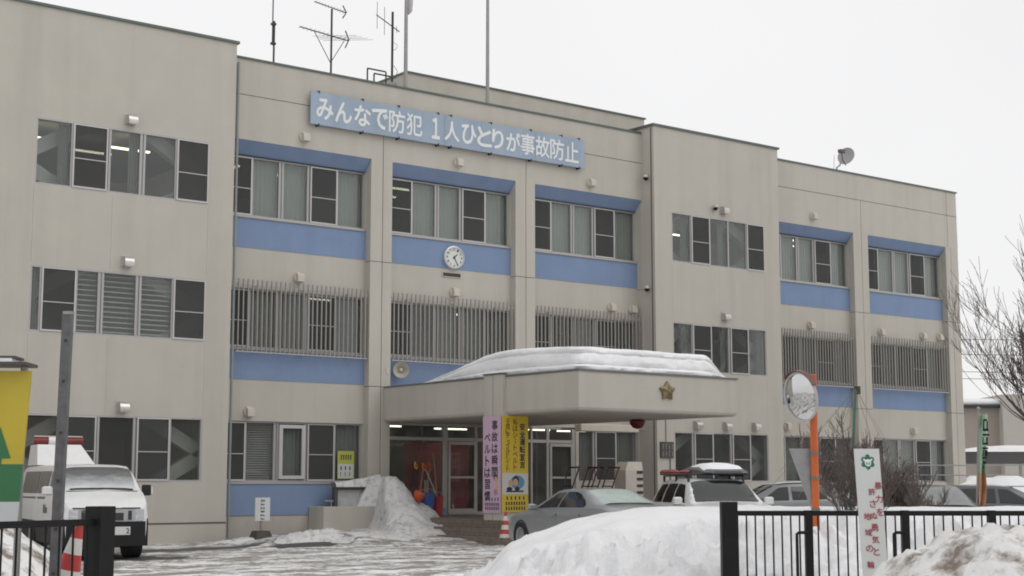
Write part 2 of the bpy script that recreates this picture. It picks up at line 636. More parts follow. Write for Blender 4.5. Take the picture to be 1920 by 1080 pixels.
def wall(name, x0, x1, z0, z1, y, holes, depth=0.24, mats=None, parent=ST):
    """front skin with openings, reveals and back skin. hole = (x0,x1,z0,z1[,depth,closed])"""
    mats = mats or [STUCCO, JOINT]
    xs = {x0, x1}
    zs = {z0, z1}
    for h in holes:
        xs |= {max(x0, h[0]), min(x1, h[1])}
        zs |= {max(z0, h[2]), min(z1, h[3])}
    xs, zs = sorted(xs), sorted(zs)
    mb = MB()
    def hole_at(cx, cz):
        for h in holes:
            if h[0] < cx < h[1] and h[2] < cz < h[3]:
                return h
        return None
    H = [[hole_at((xs[i] + xs[i + 1]) / 2, (zs[j] + zs[j + 1]) / 2) for j in range(len(zs) - 1)] for i in range(len(xs) - 1)]
    def dep(h):
        return 0.0 if h is None else (h[4] if len(h) > 4 else depth)
    for i in range(len(xs) - 1):
        for j in range(len(zs) - 1):
            h = H[i][j]
            a, b_, c, d = xs[i], xs[i + 1], zs[j], zs[j + 1]
            e = dep(h)
            if h is None:
                mb.mi(0).poly([(a, y, c), (b_, y, c), (b_, y, d), (a, y, d)])
                mb.poly([(b_, y + depth, c), (a, y + depth, c), (a, y + depth, d), (b_, y + depth, d)])
            elif len(h) > 4:
                mb.mi(1).poly([(a, y + e, c), (b_, y + e, c), (b_, y + e, d), (a, y + e, d)])
            mb.mi(0)
            e1 = dep(H[i + 1][j]) if i + 1 < len(xs) - 1 else 0.0
            if abs(e1 - e) > 1e-6:
                mb.poly([(b_, y + e, c), (b_, y + e1, c), (b_, y + e1, d), (b_, y + e, d)])
            e2 = dep(H[i][j + 1]) if j + 1 < len(zs) - 1 else 0.0
            if abs(e2 - e) > 1e-6:
                mb.poly([(a, y + e, d), (a, y + e2, d), (b_, y + e2, d), (b_, y + e, d)])
    # outer rim
    mb.poly([(x0, y, z0), (x0, y + depth, z0), (x0, y + depth, z1), (x0, y, z1)])
    mb.poly([(x1, y, z0), (x1, y + depth, z0), (x1, y + depth, z1), (x1, y, z1)])
    mb.poly([(x0, y, z1), (x1, y, z1), (x1, y + depth, z1), (x0, y + depth, z1)])
    mb.poly([(x0, y, z0), (x1, y, z0), (x1, y + depth, z0), (x0, y + depth, z0)])
    return obj(name, mb, mats, parent)

def jv(x, z0, z1, w=0.022):
    return (x - w / 2, x + w / 2, z0, z1, 0.014)
def jh(z, x0, x1, w=0.022):
    return (x0, x1, z - w / 2, z + w / 2, 0.014)

Z1, Z2, Z3 = (1.50, 3.07), (4.97, 6.53), (8.45, 10.06)
TOP = 12.58

# upper wall bands, flush with the pillars
wall('wall', 17.6, 32.34, 10.42, TOP, BY, [jh(11.62, 17.6, 32.34), jv(22.53, 10.42, 11.6), jv(27.62, 10.42, 11.6)], mats=[STUCCO, JOINT])
wall('wall', 38.1, 48.8, 10.42, TOP, BY, [jh(11.66, 38.1, 48.8), jv(43.09, 10.42, 11.64), jv(48.2, 10.42, TOP)])
# pillars
def pillar(x0, x1, z0, jx):
    zs = [z0, 4.10, 7.56, 10.42]
    mb = MB()
    for a, b_ in zip(zs[:-1], zs[1:]):
        if b_ <= z0:
            continue
        a = max(a, z0)
        b2 = b_ - (0.02 if b_ < 10.4 else 0)
        for p, q in ((x0, jx - 0.011), (jx + 0.011, x1)):
            mb.mi(0).box(p, q, BY, BY + 0.42, a, b2)
        mb.mi(1).box(jx - 0.0109, jx + 0.0109, BY + 0.015, BY + 0.4, a, b2)
    for z in zs[1:-1]:
        if z > z0:
            mb.mi(1).box(x0 + 0.015, x1 - 0.015, BY + 0.015, BY + 0.4, z - 0.0199, z - 0.0001)
    return obj('pillar', mb, [STUCCO, JOINT], ST)
pillar(22.14, 22.84, -0.1, 22.53)
pillar(27.22, 27.96, 3.1, 27.61)
pillar(42.64, 43.45, -0.1, 43.09)
pillar(48.04, 48.8, -0.1, 48.36)
pillar(32.31, 32.6, 3.1, 32.5)

BAYS = [(17.6, 22.14), (22.84, 27.22), (27.96, 32.31), (38.1, 42.64), (43.45, 48.04)]
BAYW = [(17.76, 22.12), (22.86, 27.2), (27.98, 32.29), (38.26, 42.62), (43.47, 48.02)]
for k, ((a, b_), (wa, wb)) in enumerate(zip(BAYS, BAYW)):
    holes = [(wa, wb, *Z2), (wa, wb, *Z3)]
    if k in (0, 3, 4):
        holes.append((wa, wb, *Z1))
        wall('infill_wall', a, b_, 0.62 if k == 0 else -0.1, Z3[1], IY, holes, depth=0.2)
        if k == 0:
            wall('plinth', a, b_, -0.1, 0.62, IY - 0.02, [], depth=0.22, mats=[PLINTH, JOINT])
    else:
        wall('infill_wall', a, b_, 3.28, Z3[1], IY, holes, depth=0.2)
    # sloped blue lintel, flush with the wall at its top and back at the window at its foot
    mb = MB().xprism([(BY + 0.004, 10.418), (BY + 0.42, 10.418), (BY + 0.42, 10.063), (BY + 0.30, 10.063)], a + 0.002, b_ - 0.002)
    obj('lintel_panel', mb, BLUE, ST)
    for z0, z1 in ((7.60, 8.38), (4.14, 4.90)):
        obj('spandrel_panel', MB().box(a + 0.002, b_ - 0.002, IY - 0.012, IY - 0.001, z0, z1), BLUE, ST)
    if k == 0:
        obj('spandrel_panel', MB().box(a + 0.002, b_ - 0.002, IY - 0.034, IY - 0.021, 0.64, 1.44), BLUE, ST)
# sill strips
for a, b_ in BAYW:
    for z in (Z2[0], Z3[0]):
        obj('window_sill', MB().box(a, b_, IY - 0.05, NY + 0.04, z - 0.055, z - 0.002), ALU, ST)
obj('window_sill', MB().box(BAYW[0][0], BAYW[0][1], IY - 0.06, NY + 0.04, Z1[0] - 0.055, Z1[0] - 0.002), ALU, ST)

# wings
LW = (12.46, 16.94)
RW = (33.08, 37.36)
lh = [(LW[0], LW[1], *Z1), (LW[0], LW[1], *Z2), (LW[0], LW[1], *Z3), jh(0.49, 6.0, 17.64, 0.05)]
for x in (12.46, 14.4, 16.94):
    lh += [jv(x, Z1[1] + 0.05, Z2[0] - 0.06, 0.004), jv(x, Z2[1] + 0.05, Z3[0] - 0.06, 0.004)]
wall('wing_wall', 6.0, 17.64, -0.1, 12.76, WY, lh, depth=0.22)
rh = [(RW[0], RW[1], *Z1), (RW[0], RW[1], *Z2), (RW[0], RW[1], *Z3), jh(0.5, 32.34, 38.1, 0.05)]
for x in (33.08, 35.2, 37.36):
    rh += [jv(x, Z1[1] + 0.05, Z2[0] - 0.06, 0.004), jv(x, Z2[1] + 0.05, Z3[0] - 0.06, 0.004)]
wall('wing_wall', 32.34, 38.1, -0.1, 12.76, WY, rh, depth=0.22)
for x0, x1 in ((17.42, 17.639), (32.341, 32.56), (37.88, 38.099)):
    obj('wing_return', MB().box(x0, x1, WY + 0.221, 36.2, -0.1, 12.76), STUCCO, ST)
# dark expansion joint strip on the return next to the right wing's corner
obj('expansion_joint', MB().box(32.322, 32.339, WY + 0.10, WY + 0.145, 0.0, 12.72), JOINT, ST)
obj('downpipe', MB().tube([(17.965, 34.94, 0.1), (17.965, 34.94, 12.45)], 0.035, 8), mat('pipe_grey_green', (0.27, 0.30, 0.29), 0.6, var=0.06, vscale=2), ST, smooth=True)

# metal caps
obj('parapet_cap', MB().box(17.66, 32.3, BY - 0.04, BY + 0.3, TOP + 0.001, TOP + 0.055), CAP, ST)
obj('parapet_cap', MB().box(38.12, 48.84, BY - 0.04, BY + 0.3, TOP + 0.001, TOP + 0.055), CAP, ST)
mb = MB()
mb.box(5.95, 17.70, WY - 0.05, WY + 0.3, 12.761, 12.83)
mb.box(17.40, 17.70, WY + 0.3, 36.3, 12.761, 12.83)
obj('parapet_cap', mb, CAP, ST)
mb = MB()
mb.box(32.28, 38.16, WY - 0.05, WY + 0.3, 12.761, 12.83)
mb.box(32.28, 32.58, WY + 0.3, 36.3, 12.761, 12.83)
mb.box(37.86, 38.16, WY + 0.3, 36.3, 12.761, 12.83)
obj('parapet_cap', mb, CAP, ST)
# roof slab, end wall, back wall, floors
obj('roof_slab', MB().box(6.0, 48.78, 36.35, 47.0, 11.9, 12.2), PLINTH, ST)
obj('roof_slab', MB().box(6.0, 48.78, 35.5, 36.34, 11.9, 12.2), PLINTH, ST)
obj('end_wall', MB().box(48.58, 48.8, 35.425, 47.0, -0.1, TOP), STUCCO, ST)
obj('back_wall', MB().box(6.0, 48.57, 46.8, 47.0, -0.1, 11.89), STUCCO, ST)
obj('end_wall', MB().box(6.0, 6.2, 34.67, 46.79, -0.1, 11.89), STUCCO, ST)
# hoods of the side windows seen edge-on beyond the corner
for z0, z1 in ((10.45, 11.1), (6.85, 7.55)):
    obj('side_window_hood', MB().cbox(48.801, 49.05, 35.15, 36.6, z0, z1, 0.03), STUCCO, ST)
# penthouse on the roof
PX0, PX1, PY0, PZ = 24.62, 34.32, 37.0, 13.74
wall('penthouse_wall', PX0, PX1, 12.2, PZ, PY0, [], depth=0.2)
obj('penthouse_wall', MB().box(PX0, PX0 + 0.2, PY0 + 0.201, 42.0, 12.2, PZ), STUCCO, ST)
obj('penthouse_wall', MB().box(PX1 - 0.2, PX1, PY0 + 0.201, 42.0, 12.2, PZ), STUCCO, ST)
mb = MB()
mb.box(PX0 - 0.04, PX1 + 0.05, PY0 - 0.05, PY0 + 0.25, PZ + 0.001, PZ + 0.05)
mb.box(PX0 - 0.04, PX0 + 0.24, PY0 + 0.25, 42.0, PZ + 0.001, PZ + 0.05)
mb.box(PX1 - 0.24, PX1 + 0.05, PY0 + 0.25, 42.0, PZ + 0.001, PZ + 0.05)
obj('parapet_cap', mb, CAP, ST)

# ---- rooms behind the glass
mb = MB()
for z in (0.30, 3.45, 6.92, 10.55):
    mb.box(6.3, 48.5, 35.6, 46.7, z, z + 0.22)
obj('office_floor', mb, INFLOOR, ST)
mb = MB()
for z in (0.52, 3.67, 7.14):
    mb.box(6.3, 48.5, 40.0, 40.15, z, z + 2.75)
    for x in (17.3, 22.4, 27.5, 32.42, 38.0, 43.1):
        mb.box(x, x + 0.15, 35.72, 39.99, z, z + 2.75)
obj('partition_wall', mb, INSIDE, ST)
mb = MB()
for k in range(9):       # lockers and shelves standing back in the rooms
    x = 8 + k * 4.7 + random.random()
    for z in (0.521, 3.671, 7.141):
        mb.box(x, x + 1.2 + random.random(), 39.2, 39.95, z, z + 1.3 + random.random() * 0.7)
obj('office_cabinet', mb, mat('locker_grey', (0.22, 0.22, 0.21), 0.6), ST)
tube_x = None
for cx, cy, cz, dirx in ((13.7, 37.1, 10.2, 1), (15.9, 37.0, 10.2, 1), (15.2, 37.9, 10.2, 1), (34.6, 37.0, 10.2, 1), (36.6, 38.2, 10.2, 1),
                         (18.9, 37.2, 10.1, 0), (20.4, 36.6, 10.1, 0), (21.3, 38, 10.1, 0), (24.2, 36.7, 10.1, 1), (24.3, 37.9, 10.1, 1),
                         (39.6, 36.9, 10.2, 1), (41.0, 36.5, 10.2, 1), (41.9, 37.4, 10.2, 1), (21.3, 36.6, 6.6, 1), (26.3, 37.0, 6.55, 1),
                         (23.5, 36.3, 3.1, 1), (25.6, 36.0, 3.05, 1), (28.9, 36.2, 3.1, 1), (30.6, 36.5, 3.1, 1), (39.8, 36.6, 3.2, 1)):
    mb = MB()
    if dirx:
        mb.box(cx - 0.55, cx + 0.55, cy - 0.05, cy + 0.05, cz - 0.04, cz)
    else:
        mb.box(cx - 0.05, cx + 0.05, cy - 0.55, cy + 0.55, cz - 0.04, cz)
    obj('ceiling_light', mb, TUBE, ST)
# steel earthquake braces standing as a diamond inside each wing window
def brace(x0, x1, zc, y, hz):
    mb = MB()
    xm = (x0 + x1) / 2
    t = 0.17
    for (p, q) in (((x0 - 0.3, zc), (xm, zc + hz)), ((xm, zc + hz), (x1 + 0.3, zc)), ((x0 - 0.3, zc), (xm, zc - hz)), ((xm, zc - hz), (x1 + 0.3, zc))):
        d = Vector((q[0] - p[0], q[1] - p[1])).normalized()
        n_ = Vector((-d.y, d.x)) * t
        mb.prism([(p[0] + n_.x, p[1] + n_.y), (q[0] + n_.x, q[1] + n_.y), (q[0] - n_.x, q[1] - n_.y), (p[0] - n_.x, p[1] - n_.y)], y, y + 0.25)
    obj('steel_brace', mb, BRACE, ST)
for z in (Z1, Z2, Z3):
    for xx in (LW, RW):
        brace(xx[0], xx[1], (z[0] + z[1]) / 2 - 0.1, WY + 0.5, 1.45)

# ---- windows
def pleats(x0, x1, z0, z1, y, amp=0.010, per=0.13):
    mb = MB()
    n = max(4, int((x1 - x0) / 0.022))
    pts = []
    ph = random.random() * 6
    for i in range(n + 1):
        x = x0 + (x1 - x0) * i / n
        pts.append((x, y + amp * math.sin(2 * math.pi * x / per + ph) + 0.012 * noise.noise((x * 3, z0, ph))))
    mb.loft([[(p[0], p[1], z0) for p in pts], [(p[0], p[1], z1) for p in pts]], closed=False)
    return mb

def window(xs, z, y, kinds, fy=0.0, wide=(), curtain=CURT):
    """kinds per pane: S = insect screen in front, L = glass with lace, G = plain glass, D = dark glass, B = blind, C = casement"""
    z0, z1 = z
    y = y + fy
    W = MB()
    t = 0.045
    W.box(xs[0], xs[-1], y - 0.03, y + 0.06, z1 - t, z1 - 0.001)
    W.box(xs[0], xs[-1], y - 0.03, y + 0.06, z0, z0 + t)
    for i, x in enumerate(xs):
        h = 0.075 if i in wide else (t / 2 + 0.006)
        a, b_ = max(xs[0], x - h), min(xs[-1], x + h)
        if i == 0:
            a, b_ = xs[0], xs[0] + t
        if i == len(xs) - 1:
            a, b_ = xs[-1] - t, xs[-1]
        if b_ - a > 0.1:
            W.box(a, a + 0.055, y - 0.02, y + 0.05, z0 + t, z1 - t)
            W.box(b_ - 0.055, b_, y - 0.02, y + 0.05, z0 + t, z1 - t)
            W.box(a + 0.056, b_ - 0.056, y + 0.01, y + 0.05, z0 + t, z1 - t)
        else:
            W.box(a, b_, y - 0.02, y + 0.05, z0 + t, z1 - t)
    win = obj('window', W, ALU, ST)
    for i, kd in enumerate(kinds):
        a, b_ = xs[i] + 0.02, xs[i + 1] - 0.02
        zz0, zz1 = z0 + t, z1 - t
        obj('pane', MB().box(a, b_, y + 0.015, y + 0.021, zz0, zz1), GLASS, win)
        if kd == 'S':
            s = MB()
            for q in ((a - 0.006, a + 0.03), (b_ - 0.03, b_ + 0.006)):
                s.box(q[0], q[1], y - 0.055, y - 0.022, zz0 - 0.02, zz1 + 0.01)
            s.box(a + 0.03, b_ - 0.03, y - 0.055, y - 0.022, zz0 - 0.02, zz0 + 0.02)
            s.box(a + 0.03, b_ - 0.03, y - 0.055, y - 0.022, zz1 - 0.015, zz1 + 0.01)
            zm = z0 + (z1 - z0) * 0.46
            s.box(a + 0.03, b_ - 0.03, y - 0.05, y - 0.03, zm - 0.010, zm + 0.010)
            obj('screen_frame', s, SASH, win)
            obj('insect_screen', MB().box(a + 0.03, b_ - 0.03, y - 0.040, y - 0.038, zz0 + 0.02, zz1 - 0.015), SCREEN, win)
        if kd in 'GD' and (i + int(z0)) % 2 == 0:      # a curtain drawn to one side
            obj('curtain', pleats(b_ - 0.26, b_, zz0, zz1, y + 0.20, 0.03, 0.07), CURT_D, win)
        if kd == 'L':
            obj('curtain', pleats(a, b_, zz0, zz1, y + 0.16), curtain, win)
        if kd == 'B':
            bm_ = MB()
            nz = 12 if z0 > 3 else 24
            for q in range(nz):
                zc = zz0 + (zz1 - zz0) * (q + 0.5) / nz
                bm_.poly([(a, y + 0.13, zc - 0.02), (b_, y + 0.13, zc - 0.02), (b_, y + 0.165, zc + 0.02), (a, y + 0.165, zc + 0.02)])
            sl_ = obj('blind', bm_, BLIND, win)
        if kd == 'C':
            s = MB()
            for q in ((a + 0.05, a + 0.15), (b_ - 0.15, b_ - 0.05)):
                s.box(q[0], q[1], y - 0.08, y - 0.02, zz0 + 0.03, zz1 - 0.03)
            s.box(a + 0.15, b_ - 0.15, y - 0.08, y - 0.02, zz0 + 0.03, zz0 + 0.12)
            s.box(a + 0.15, b_ - 0.15, y - 0.08, y - 0.02, zz1 - 0.12, zz1 - 0.03)
            obj('casement_sash', s, SASH, win)
            obj('curtain', pleats(a, b_, zz0, zz1, y + 0.16), curtain, win)
    return win

def even(a, b_, n=5):
    return [a + (b_ - a) * i / n for i in range(n + 1)]
for k, (a, b_) in enumerate(BAYW):
    xs = even(a, b_)
    window(xs, Z3, NY, 'SLLSL', wide=(2, 3))
    window(xs, Z2, NY, ['SLLSL', 'SDLLD', 'SDLSD', 'SDLSL', 'SLDSL'][k], wide=(2, 3), curtain=CURT_D)
    if k == 0:
        window([a, 18.60, 19.50, 20.42, 21.28, b_], Z1, NY, 'SBCSL', wide=(2, 3), curtain=CURT_D)
    if k >= 3:
        window(xs, Z1, NY, 'SLDSL' if k == 3 else 'SLLSL', wide=(2, 3), curtain=CURT_D)
window(even(LW[0], LW[1]), Z3, WY + 0.03, 'GSGGS', wide=(2, 3))
window([LW[0], 12.72, 13.58, 14.19, 15.15, 16.05, LW[1]], Z2, WY + 0.03, 'GSBBBS', wide=(3, 4))
window([LW[0], 13.30, 14.20, 15.20, 16.08, LW[1]], Z1, WY + 0.03, 'GSGSG', wide=(2, 3))
window(even(RW[0], RW[1]), Z3, WY + 0.03, 'GSGGS', wide=())
window(even(RW[0], RW[1]), Z2, WY + 0.03, 'GSDSG', wide=(3,))
window(even(RW[0], RW[1]), Z1, WY + 0.03, 'GSDSG', wide=(1, 3))

# ---- barred window guards on the second floor
bar_src = None
for k, (a, b_) in enumerate(BAYS):
    gy = BY + 0.03
    z0, z1 = 4.83, 6.74
    mb = MB()
    xa = a + (0.5 if k in (0, 3) else 0.06)
    xa = max(xa, 17.75 if k == 0 else 38.2 if k == 3 else xa)
    mb.box(xa, b_ - 0.05, gy - 0.012, gy + 0.028, z0, z0 + 0.03)
    mb.box(xa, b_ - 0.05, gy + 0.02, gy + 0.05, z1 - 0.17, z1 - 0.13)
    for x in (xa + 0.6, (xa + b_) / 2, b_ - 0.6):
        mb.box(x - 0.02, x + 0.02, gy + 0.03, IY - 0.014, z0 + 0.0301, z0 + 0.05)
        mb.box(x - 0.02, x + 0.02, gy + 0.051, IY - 0.001, z1 - 0.17, z1 - 0.13)
    gr = obj('window_guard', mb, ALU, ST)
    n = 29
    for i in range(n):
        x = xa + 0.06 + (b_ - 0.12 - xa - 0.06) * i / (n - 1)
        if bar_src is None:
            m_ = MB().box(-0.016, 0.016, -0.011, 0.024, z0 + 0.031, z1)
            bar_src = obj('bar', m_, mat('guard_bar', (0.30, 0.285, 0.265), 0.6, 0.1), gr, world_coords=False)
            bar_src.location = (x - 28.0, gy - 35.0, 0)
        else:
            inst(bar_src, (x - 28.0, gy - 35.0, 0), gr, 'bar')

# ---- vent hoods
def hood_mesh(kind):
    mb = MB()
    if kind == 'steel':
        pr = [(0.0, 0.13), (-0.10, 0.12), (-0.17, 0.07), (-0.20, -0.02), (-0.19, -0.12), (0.0, -0.12)]
        mb.xprism(pr, -0.12, 0.12)
        mb.box(-0.15, 0.15, -0.012, 0.0, -0.15, 0.15)
        mb.box(-0.10, 0.10, -0.17, -0.03, -0.135, -0.121)
    else:
        pr = [(0.0, 0.12), (-0.12, 0.12), (-0.18, 0.07), (-0.19, -0.02), (-0.19, -0.11), (-0.05, -0.12), (0.0, -0.10)]
        mb.xprism(pr, -0.10, 0.10)
        mb.lathe((0, 0, 0), (0, -1, 0), [(0.15, 0.0), (0.15, 0.05), (0.11, 0.08)], 16)
    return mb
hs = hp = None
for (x, y, z) in ((14.80, WY, 10.32), (14.82, WY, 6.80), (14.82, WY, 3.28), (35.42, WY, 10.35), (35.40, WY, 6.83), (34.05, WY, 3.29), (35.38, WY, 3.28), (36.72, WY, 3.30)):
    if hs is None:
        hs = obj('vent_hood', hood_mesh('steel'), HOOD_M, ST, smooth=True, world_coords=False)
        hs.location = (x - 28, y - 35 - 0.001, z)
    else:
        inst(hs, (x - 28, y - 35 - 0.001, z), ST, 'vent_hood')
for (x, y, z) in ((19.98, BY, 10.71), (25.08, BY, 10.69), (30.15, BY, 10.71), (40.46, BY, 10.78), (20.02, IY, 6.92), (25.14, IY, 6.92), (31.18, IY, 6.91), (32.06, IY, 6.91),
                  (40.46, IY, 6.94), (44.30, IY, 6.94), (46.74, IY, 6.93), (47.74, IY, 6.95), (18.62, IY, 3.29), (39.14, IY, 3.38), (46.0, IY, 3.37)):
    if hp is None:
        hp = obj('vent_hood', hood_mesh('plastic'), HOOD_P, ST, smooth=True, world_coords=False)
        hp.location = (x - 28, y - 35 - 0.001, z)
    else:
        inst(hp, (x - 28, y - 35 - 0.001, z), ST, 'vent_hood')

# ---- entrance: canopy, pillar, porch floor and steps, glazed screen
CX0, CX1, CY0, CZ0, CZ1 = 22.63, 27.86, 26.72, 3.13, 4.06
mb = MB()
c = 0.09
rings = []
for z, i in ((CZ0 + 0.001, c), (CZ0 + c * 0.35, c * 0.3), (CZ0 + c, 0), (CZ1, 0)):
    rings.append([(CX0 + i, CY0 + i, z), (CX1 - i, CY0 + i, z), (CX1 - i, 34.99, z), (CX0 + i, 34.99, z)])
mb.loft(rings, True, True)
can = obj('canopy', mb, STUCCO, ST)
mb = MB()
mb.box(CX0 - 0.02, CX1 + 0.03, CY0 - 0.03, CY0 + 0.15, CZ1 + 0.001, CZ1 + 0.04)
mb.box(CX0 - 0.02, CX0 + 0.15, CY0 + 0.15, 34.98, CZ1 + 0.001, CZ1 + 0.04)
mb.box(CX1 - 0.15, CX1 + 0.03, CY0 + 0.15, 34.98, CZ1 + 0.001, CZ1 + 0.04)
obj('canopy_cap', mb, ALU_D, can)
obj('canopy_deck', MB().box(CX0 + 0.151, CX1 - 0.151, CY0 + 0.151, 34.98, CZ1 + 0.001, CZ1 + 0.03), PLINTH, can)
PLX0, PLX1, PLY0, PLY1 = 22.5, 23.26, 29.48, 30.22
mb = MB()
for y0, y1 in ((PLY0, 29.85), (29.872, PLY1)):
    mb.mi(0).cbox(PLX0, PLX1, y0, y1, 0.4, 4.13, 0.012)
mb.mi(1).box(PLX0 + 0.02, PLX1 - 0.02, 29.8501, 29.8719, 0.4, 4.12)
obj('porch_pillar', mb, [STUCCO, JOINT], ST)
obj('pillar_cap', MB().box(PLX0 - 0.03, PLX1 + 0.02, PLY0 - 0.03, PLY1 + 0.02, 4.131, 4.165), ALU_D, ST)
obj('bracket_stain', MB().box(22.70, 22.78, BY - 0.02, BY - 0.001, 4.45, 4.62), HOOD_P, ST)

for i, (x, z0, z1) in enumerate(((22.45, 0.0, 0.57), (22.13, 0.0, 0.38), (21.81, 0.0, 0.19))):
    y0 = 28.0 - 0.32 * i
    x1 = 31.2
    mb = MB()
    ax = 0.006
    mb.box(x + ax, x1 if i == 0 else 22.12 if i == 2 else 22.44, y0 + ax, 34.95, z0, z1 - 0.021 if i else z1 - 0.021)
    if i:
        mb.box(22.45 if i == 1 else 22.13, x1, y0 + ax, 28.0 if i == 1 else 27.68, z0, z1 - 0.021)
    st = obj('entrance_step', mb, GROUT, ST)
    # tiles: nosing treads and riser tiles
    tb = MB()
    yy = y0
    while yy < 34.8:
        tb.box(x - 0.006, x + 0.30, yy + 0.003, yy + 0.147, z1 - 0.02, z1)
        for r_ in range(2):
            h = (z1 - 0.02 - (z1 - 0.19)) / 2
            tb.box(x - 0.002, x + 0.0055, yy + 0.003, yy + 0.147, z1 - 0.19 + h * r_ + 0.004, z1 - 0.19 + h * (r_ + 1) - 0.003)
        yy += 0.15
    t_ = obj('tile', tb, TILE, st)
    t_['kind'] = 'stuff'
    if i == 0:
        tb = MB()
        xx = 22.756
        while xx < 31.0:
            tb.box(xx + 0.003, xx + 0.297, 28.006, 34.9, z1 - 0.02, z1)
            xx += 0.3
        t_ = obj('floor_tile', tb, TILE, st)
        t_['kind'] = 'stuff'

# glazed screen, bay 2 and part of bay 3
EY = 35.1
FR = mat('entrance_frame', (0.40, 0.385, 0.36), 0.45, 0.4, var=0.05, vscale=3)
ent = MB()
for x, w in ((22.86, 0.05), (24.78, 0.17), (25.88, 0.06), (26.95, 0.06), (27.9, 0.06), (28.52, 0.10), (29.52, 0.12)):
    ent.box(x - w / 2, x + w / 2, EY, EY + 0.09, 0.57, 3.12)
for z, h in ((3.09, 0.06), (2.70, 0.09), (0.62, 0.10)):
    prev = 22.885
    for x, w in ((24.78, 0.17), (25.88, 0.06), (26.95, 0.06), (27.9, 0.06), (28.52, 0.10), (29.52, 0.12)):
        ent.box(prev, x - w / 2, EY + 0.01, EY + 0.08, z - h / 2, z + h / 2)
        prev = x + w / 2
scr = obj('entrance_screen', ent, FR, ST)
edges = [22.885, 24.695, 25.85, 26.92, 27.87, 28.47, 29.46]
lefts = [22.885, 24.865, 25.91, 26.98, 27.93, 28.57]
rights = [24.695, 25.85, 26.92, 27.87, 28.47, 29.46]
for a, b_ in zip(lefts, rights):
    obj('pane', MB().box(a, b_, EY + 0.04, EY + 0.046, 0.67, 2.655), GLASS, scr)
    obj('pane', MB().box(a, b_, EY + 0.04, EY + 0.046, 2.745, 3.06), GLASS, scr)
for a, b_ in ((24.865, 25.85), (28.57, 29.46)):      # door leaves
    d = MB()
    for q in ((a + 0.005, a + 0.075), (b_ - 0.075, b_ - 0.005)):
        d.box(q[0], q[1], EY - 0.035, EY - 0.002, 0.6, 2.64)
    d.box(a + 0.075, b_ - 0.075, EY - 0.035, EY - 0.002, 2.55, 2.64)
    d.box(a + 0.075, b_ - 0.075, EY - 0.035, EY - 0.002, 0.6, 0.75)
    d.box(a + 0.075, b_ - 0.075, EY - 0.035, EY - 0.002, 1.60, 1.66)
    obj('door', d, FR, ST)
# inner lobby: second screen, posters and a red machine seen through the glass
d = MB()
for x in (22.9, 23.3, 23.9, 24.6, 25.7, 26.8, 27.9, 29.0, 30.1):
    d.box(x - 0.03, x + 0.03, 37.6, 37.66, 0.53, 3.2)
d.box(22.9, 30.1, 37.59, 37.67, 2.55, 2.63)
obj('lobby_screen', d, FR, ST)
d = MB()
d.mi(0).cbox(24.75, 26.55, 36.4, 37.2, 0.53, 2.62, 0.03)
d.mi(1).box(25.75, 26.25, 36.385, 36.399, 1.5, 2.35)
d.mi(2).box(24.95, 25.1, 36.385, 36.399, 1.2, 1.55)
obj('vending_machine', d, [mat('machine_red', (0.24, 0.010, 0.028), 0.4, emit=((0.5, 0.01, 0.04), 0.02)), mat('display_pink', (0.42, 0.09, 0.10), 0.4, var=0.5, vscale=7), WHITEP], ST)  # casing given a faint red glow to hold its colour behind the glass
d = MB()
d.mi(0).box(28.0, 28.45, 36.0, 36.03, 1.0, 2.6)
d.mi(1).box(27.35, 27.85, 35.3, 35.32, 1.25, 2.6)
obj('lobby_board', d, [mat('red_board', (0.30, 0.07, 0.06), 0.6, var=0.5, vscale=9), WHITEP], ST)
obj('infill_wall', MB().box(29.585, 29.70, EY - 0.02, EY + 0.2, 0.57, 3.28), STUCCO, ST)
wall('infill_wall', 29.70, 32.34, 0.1, 3.28, IY, [(29.75, 32.3, *Z1)], depth=0.2)
window([29.75, 30.55, 31.42, 32.3], Z1, NY, 'LSL', wide=(1,), curtain=CURT_D)
obj('infill_wall', MB().box(22.84, 29.584, EY + 0.0, EY + 0.16, 3.125, 3.279), STUCCO, ST)

# slogan board on the parapet
BN = thing('slogan_board', 'long pale blue board with white safety slogan across the top of the facade', 'sign', (25.0, 34.9, 11.1))
BNB = mat('banner_blue', (0.30, 0.37, 0.46), 0.6, var=0.08, vscale=1.0, grime=0.10)
LET = mat('white_letter', (0.70, 0.72, 0.72), 0.6)
bx = [20.09, 22.9, 24.52, 25.85, 27.85, 29.81]
for a, b_ in zip(bx[:-1], bx[1:]):
    obj('board', MB().box(a + 0.004, b_ - 0.004, 34.85, 34.88, 11.10, 12.0), BNB, BN)
for ch, x in zip('みんなで防犯１人ひとりが事故防止', (20.53, 21.12, 21.73, 22.3, 22.87, 23.46, 24.2, 24.77, 25.38, 25.94, 26.43, 27.01, 27.56, 28.13, 28.7, 29.29)):
    mb = MB()
    kanji = ch in '防犯事故止'
    w_ = 0.53 if kanji else 0.51
    h_ = 0.62 if kanji else 0.56
    if ch == '１':
        w_, h_ = 0.26, 0.58
    if ch == 'り':
        w_ = 0.40
    put_text(mb, ch, (x - w_ / 2, 34.848, 11.55 - h_ / 2), (1, 0, 0), (0, 0, 1), w_, h_, offset=0.022 if kanji else 0.036, depth=0.006)
    obj('letter', mb, LET, BN)
mb = MB()
for x in (20.35, 21.75, 22.95, 24.3, 24.75, 26.2, 27.7, 28.9, 29.6):
    for z in (11.99, 11.08):
        mb.box(x - 0.02, x + 0.02, 34.84, 34.999, z - 0.02, z + 0.05)
obj('bracket', mb, DARK, BN)

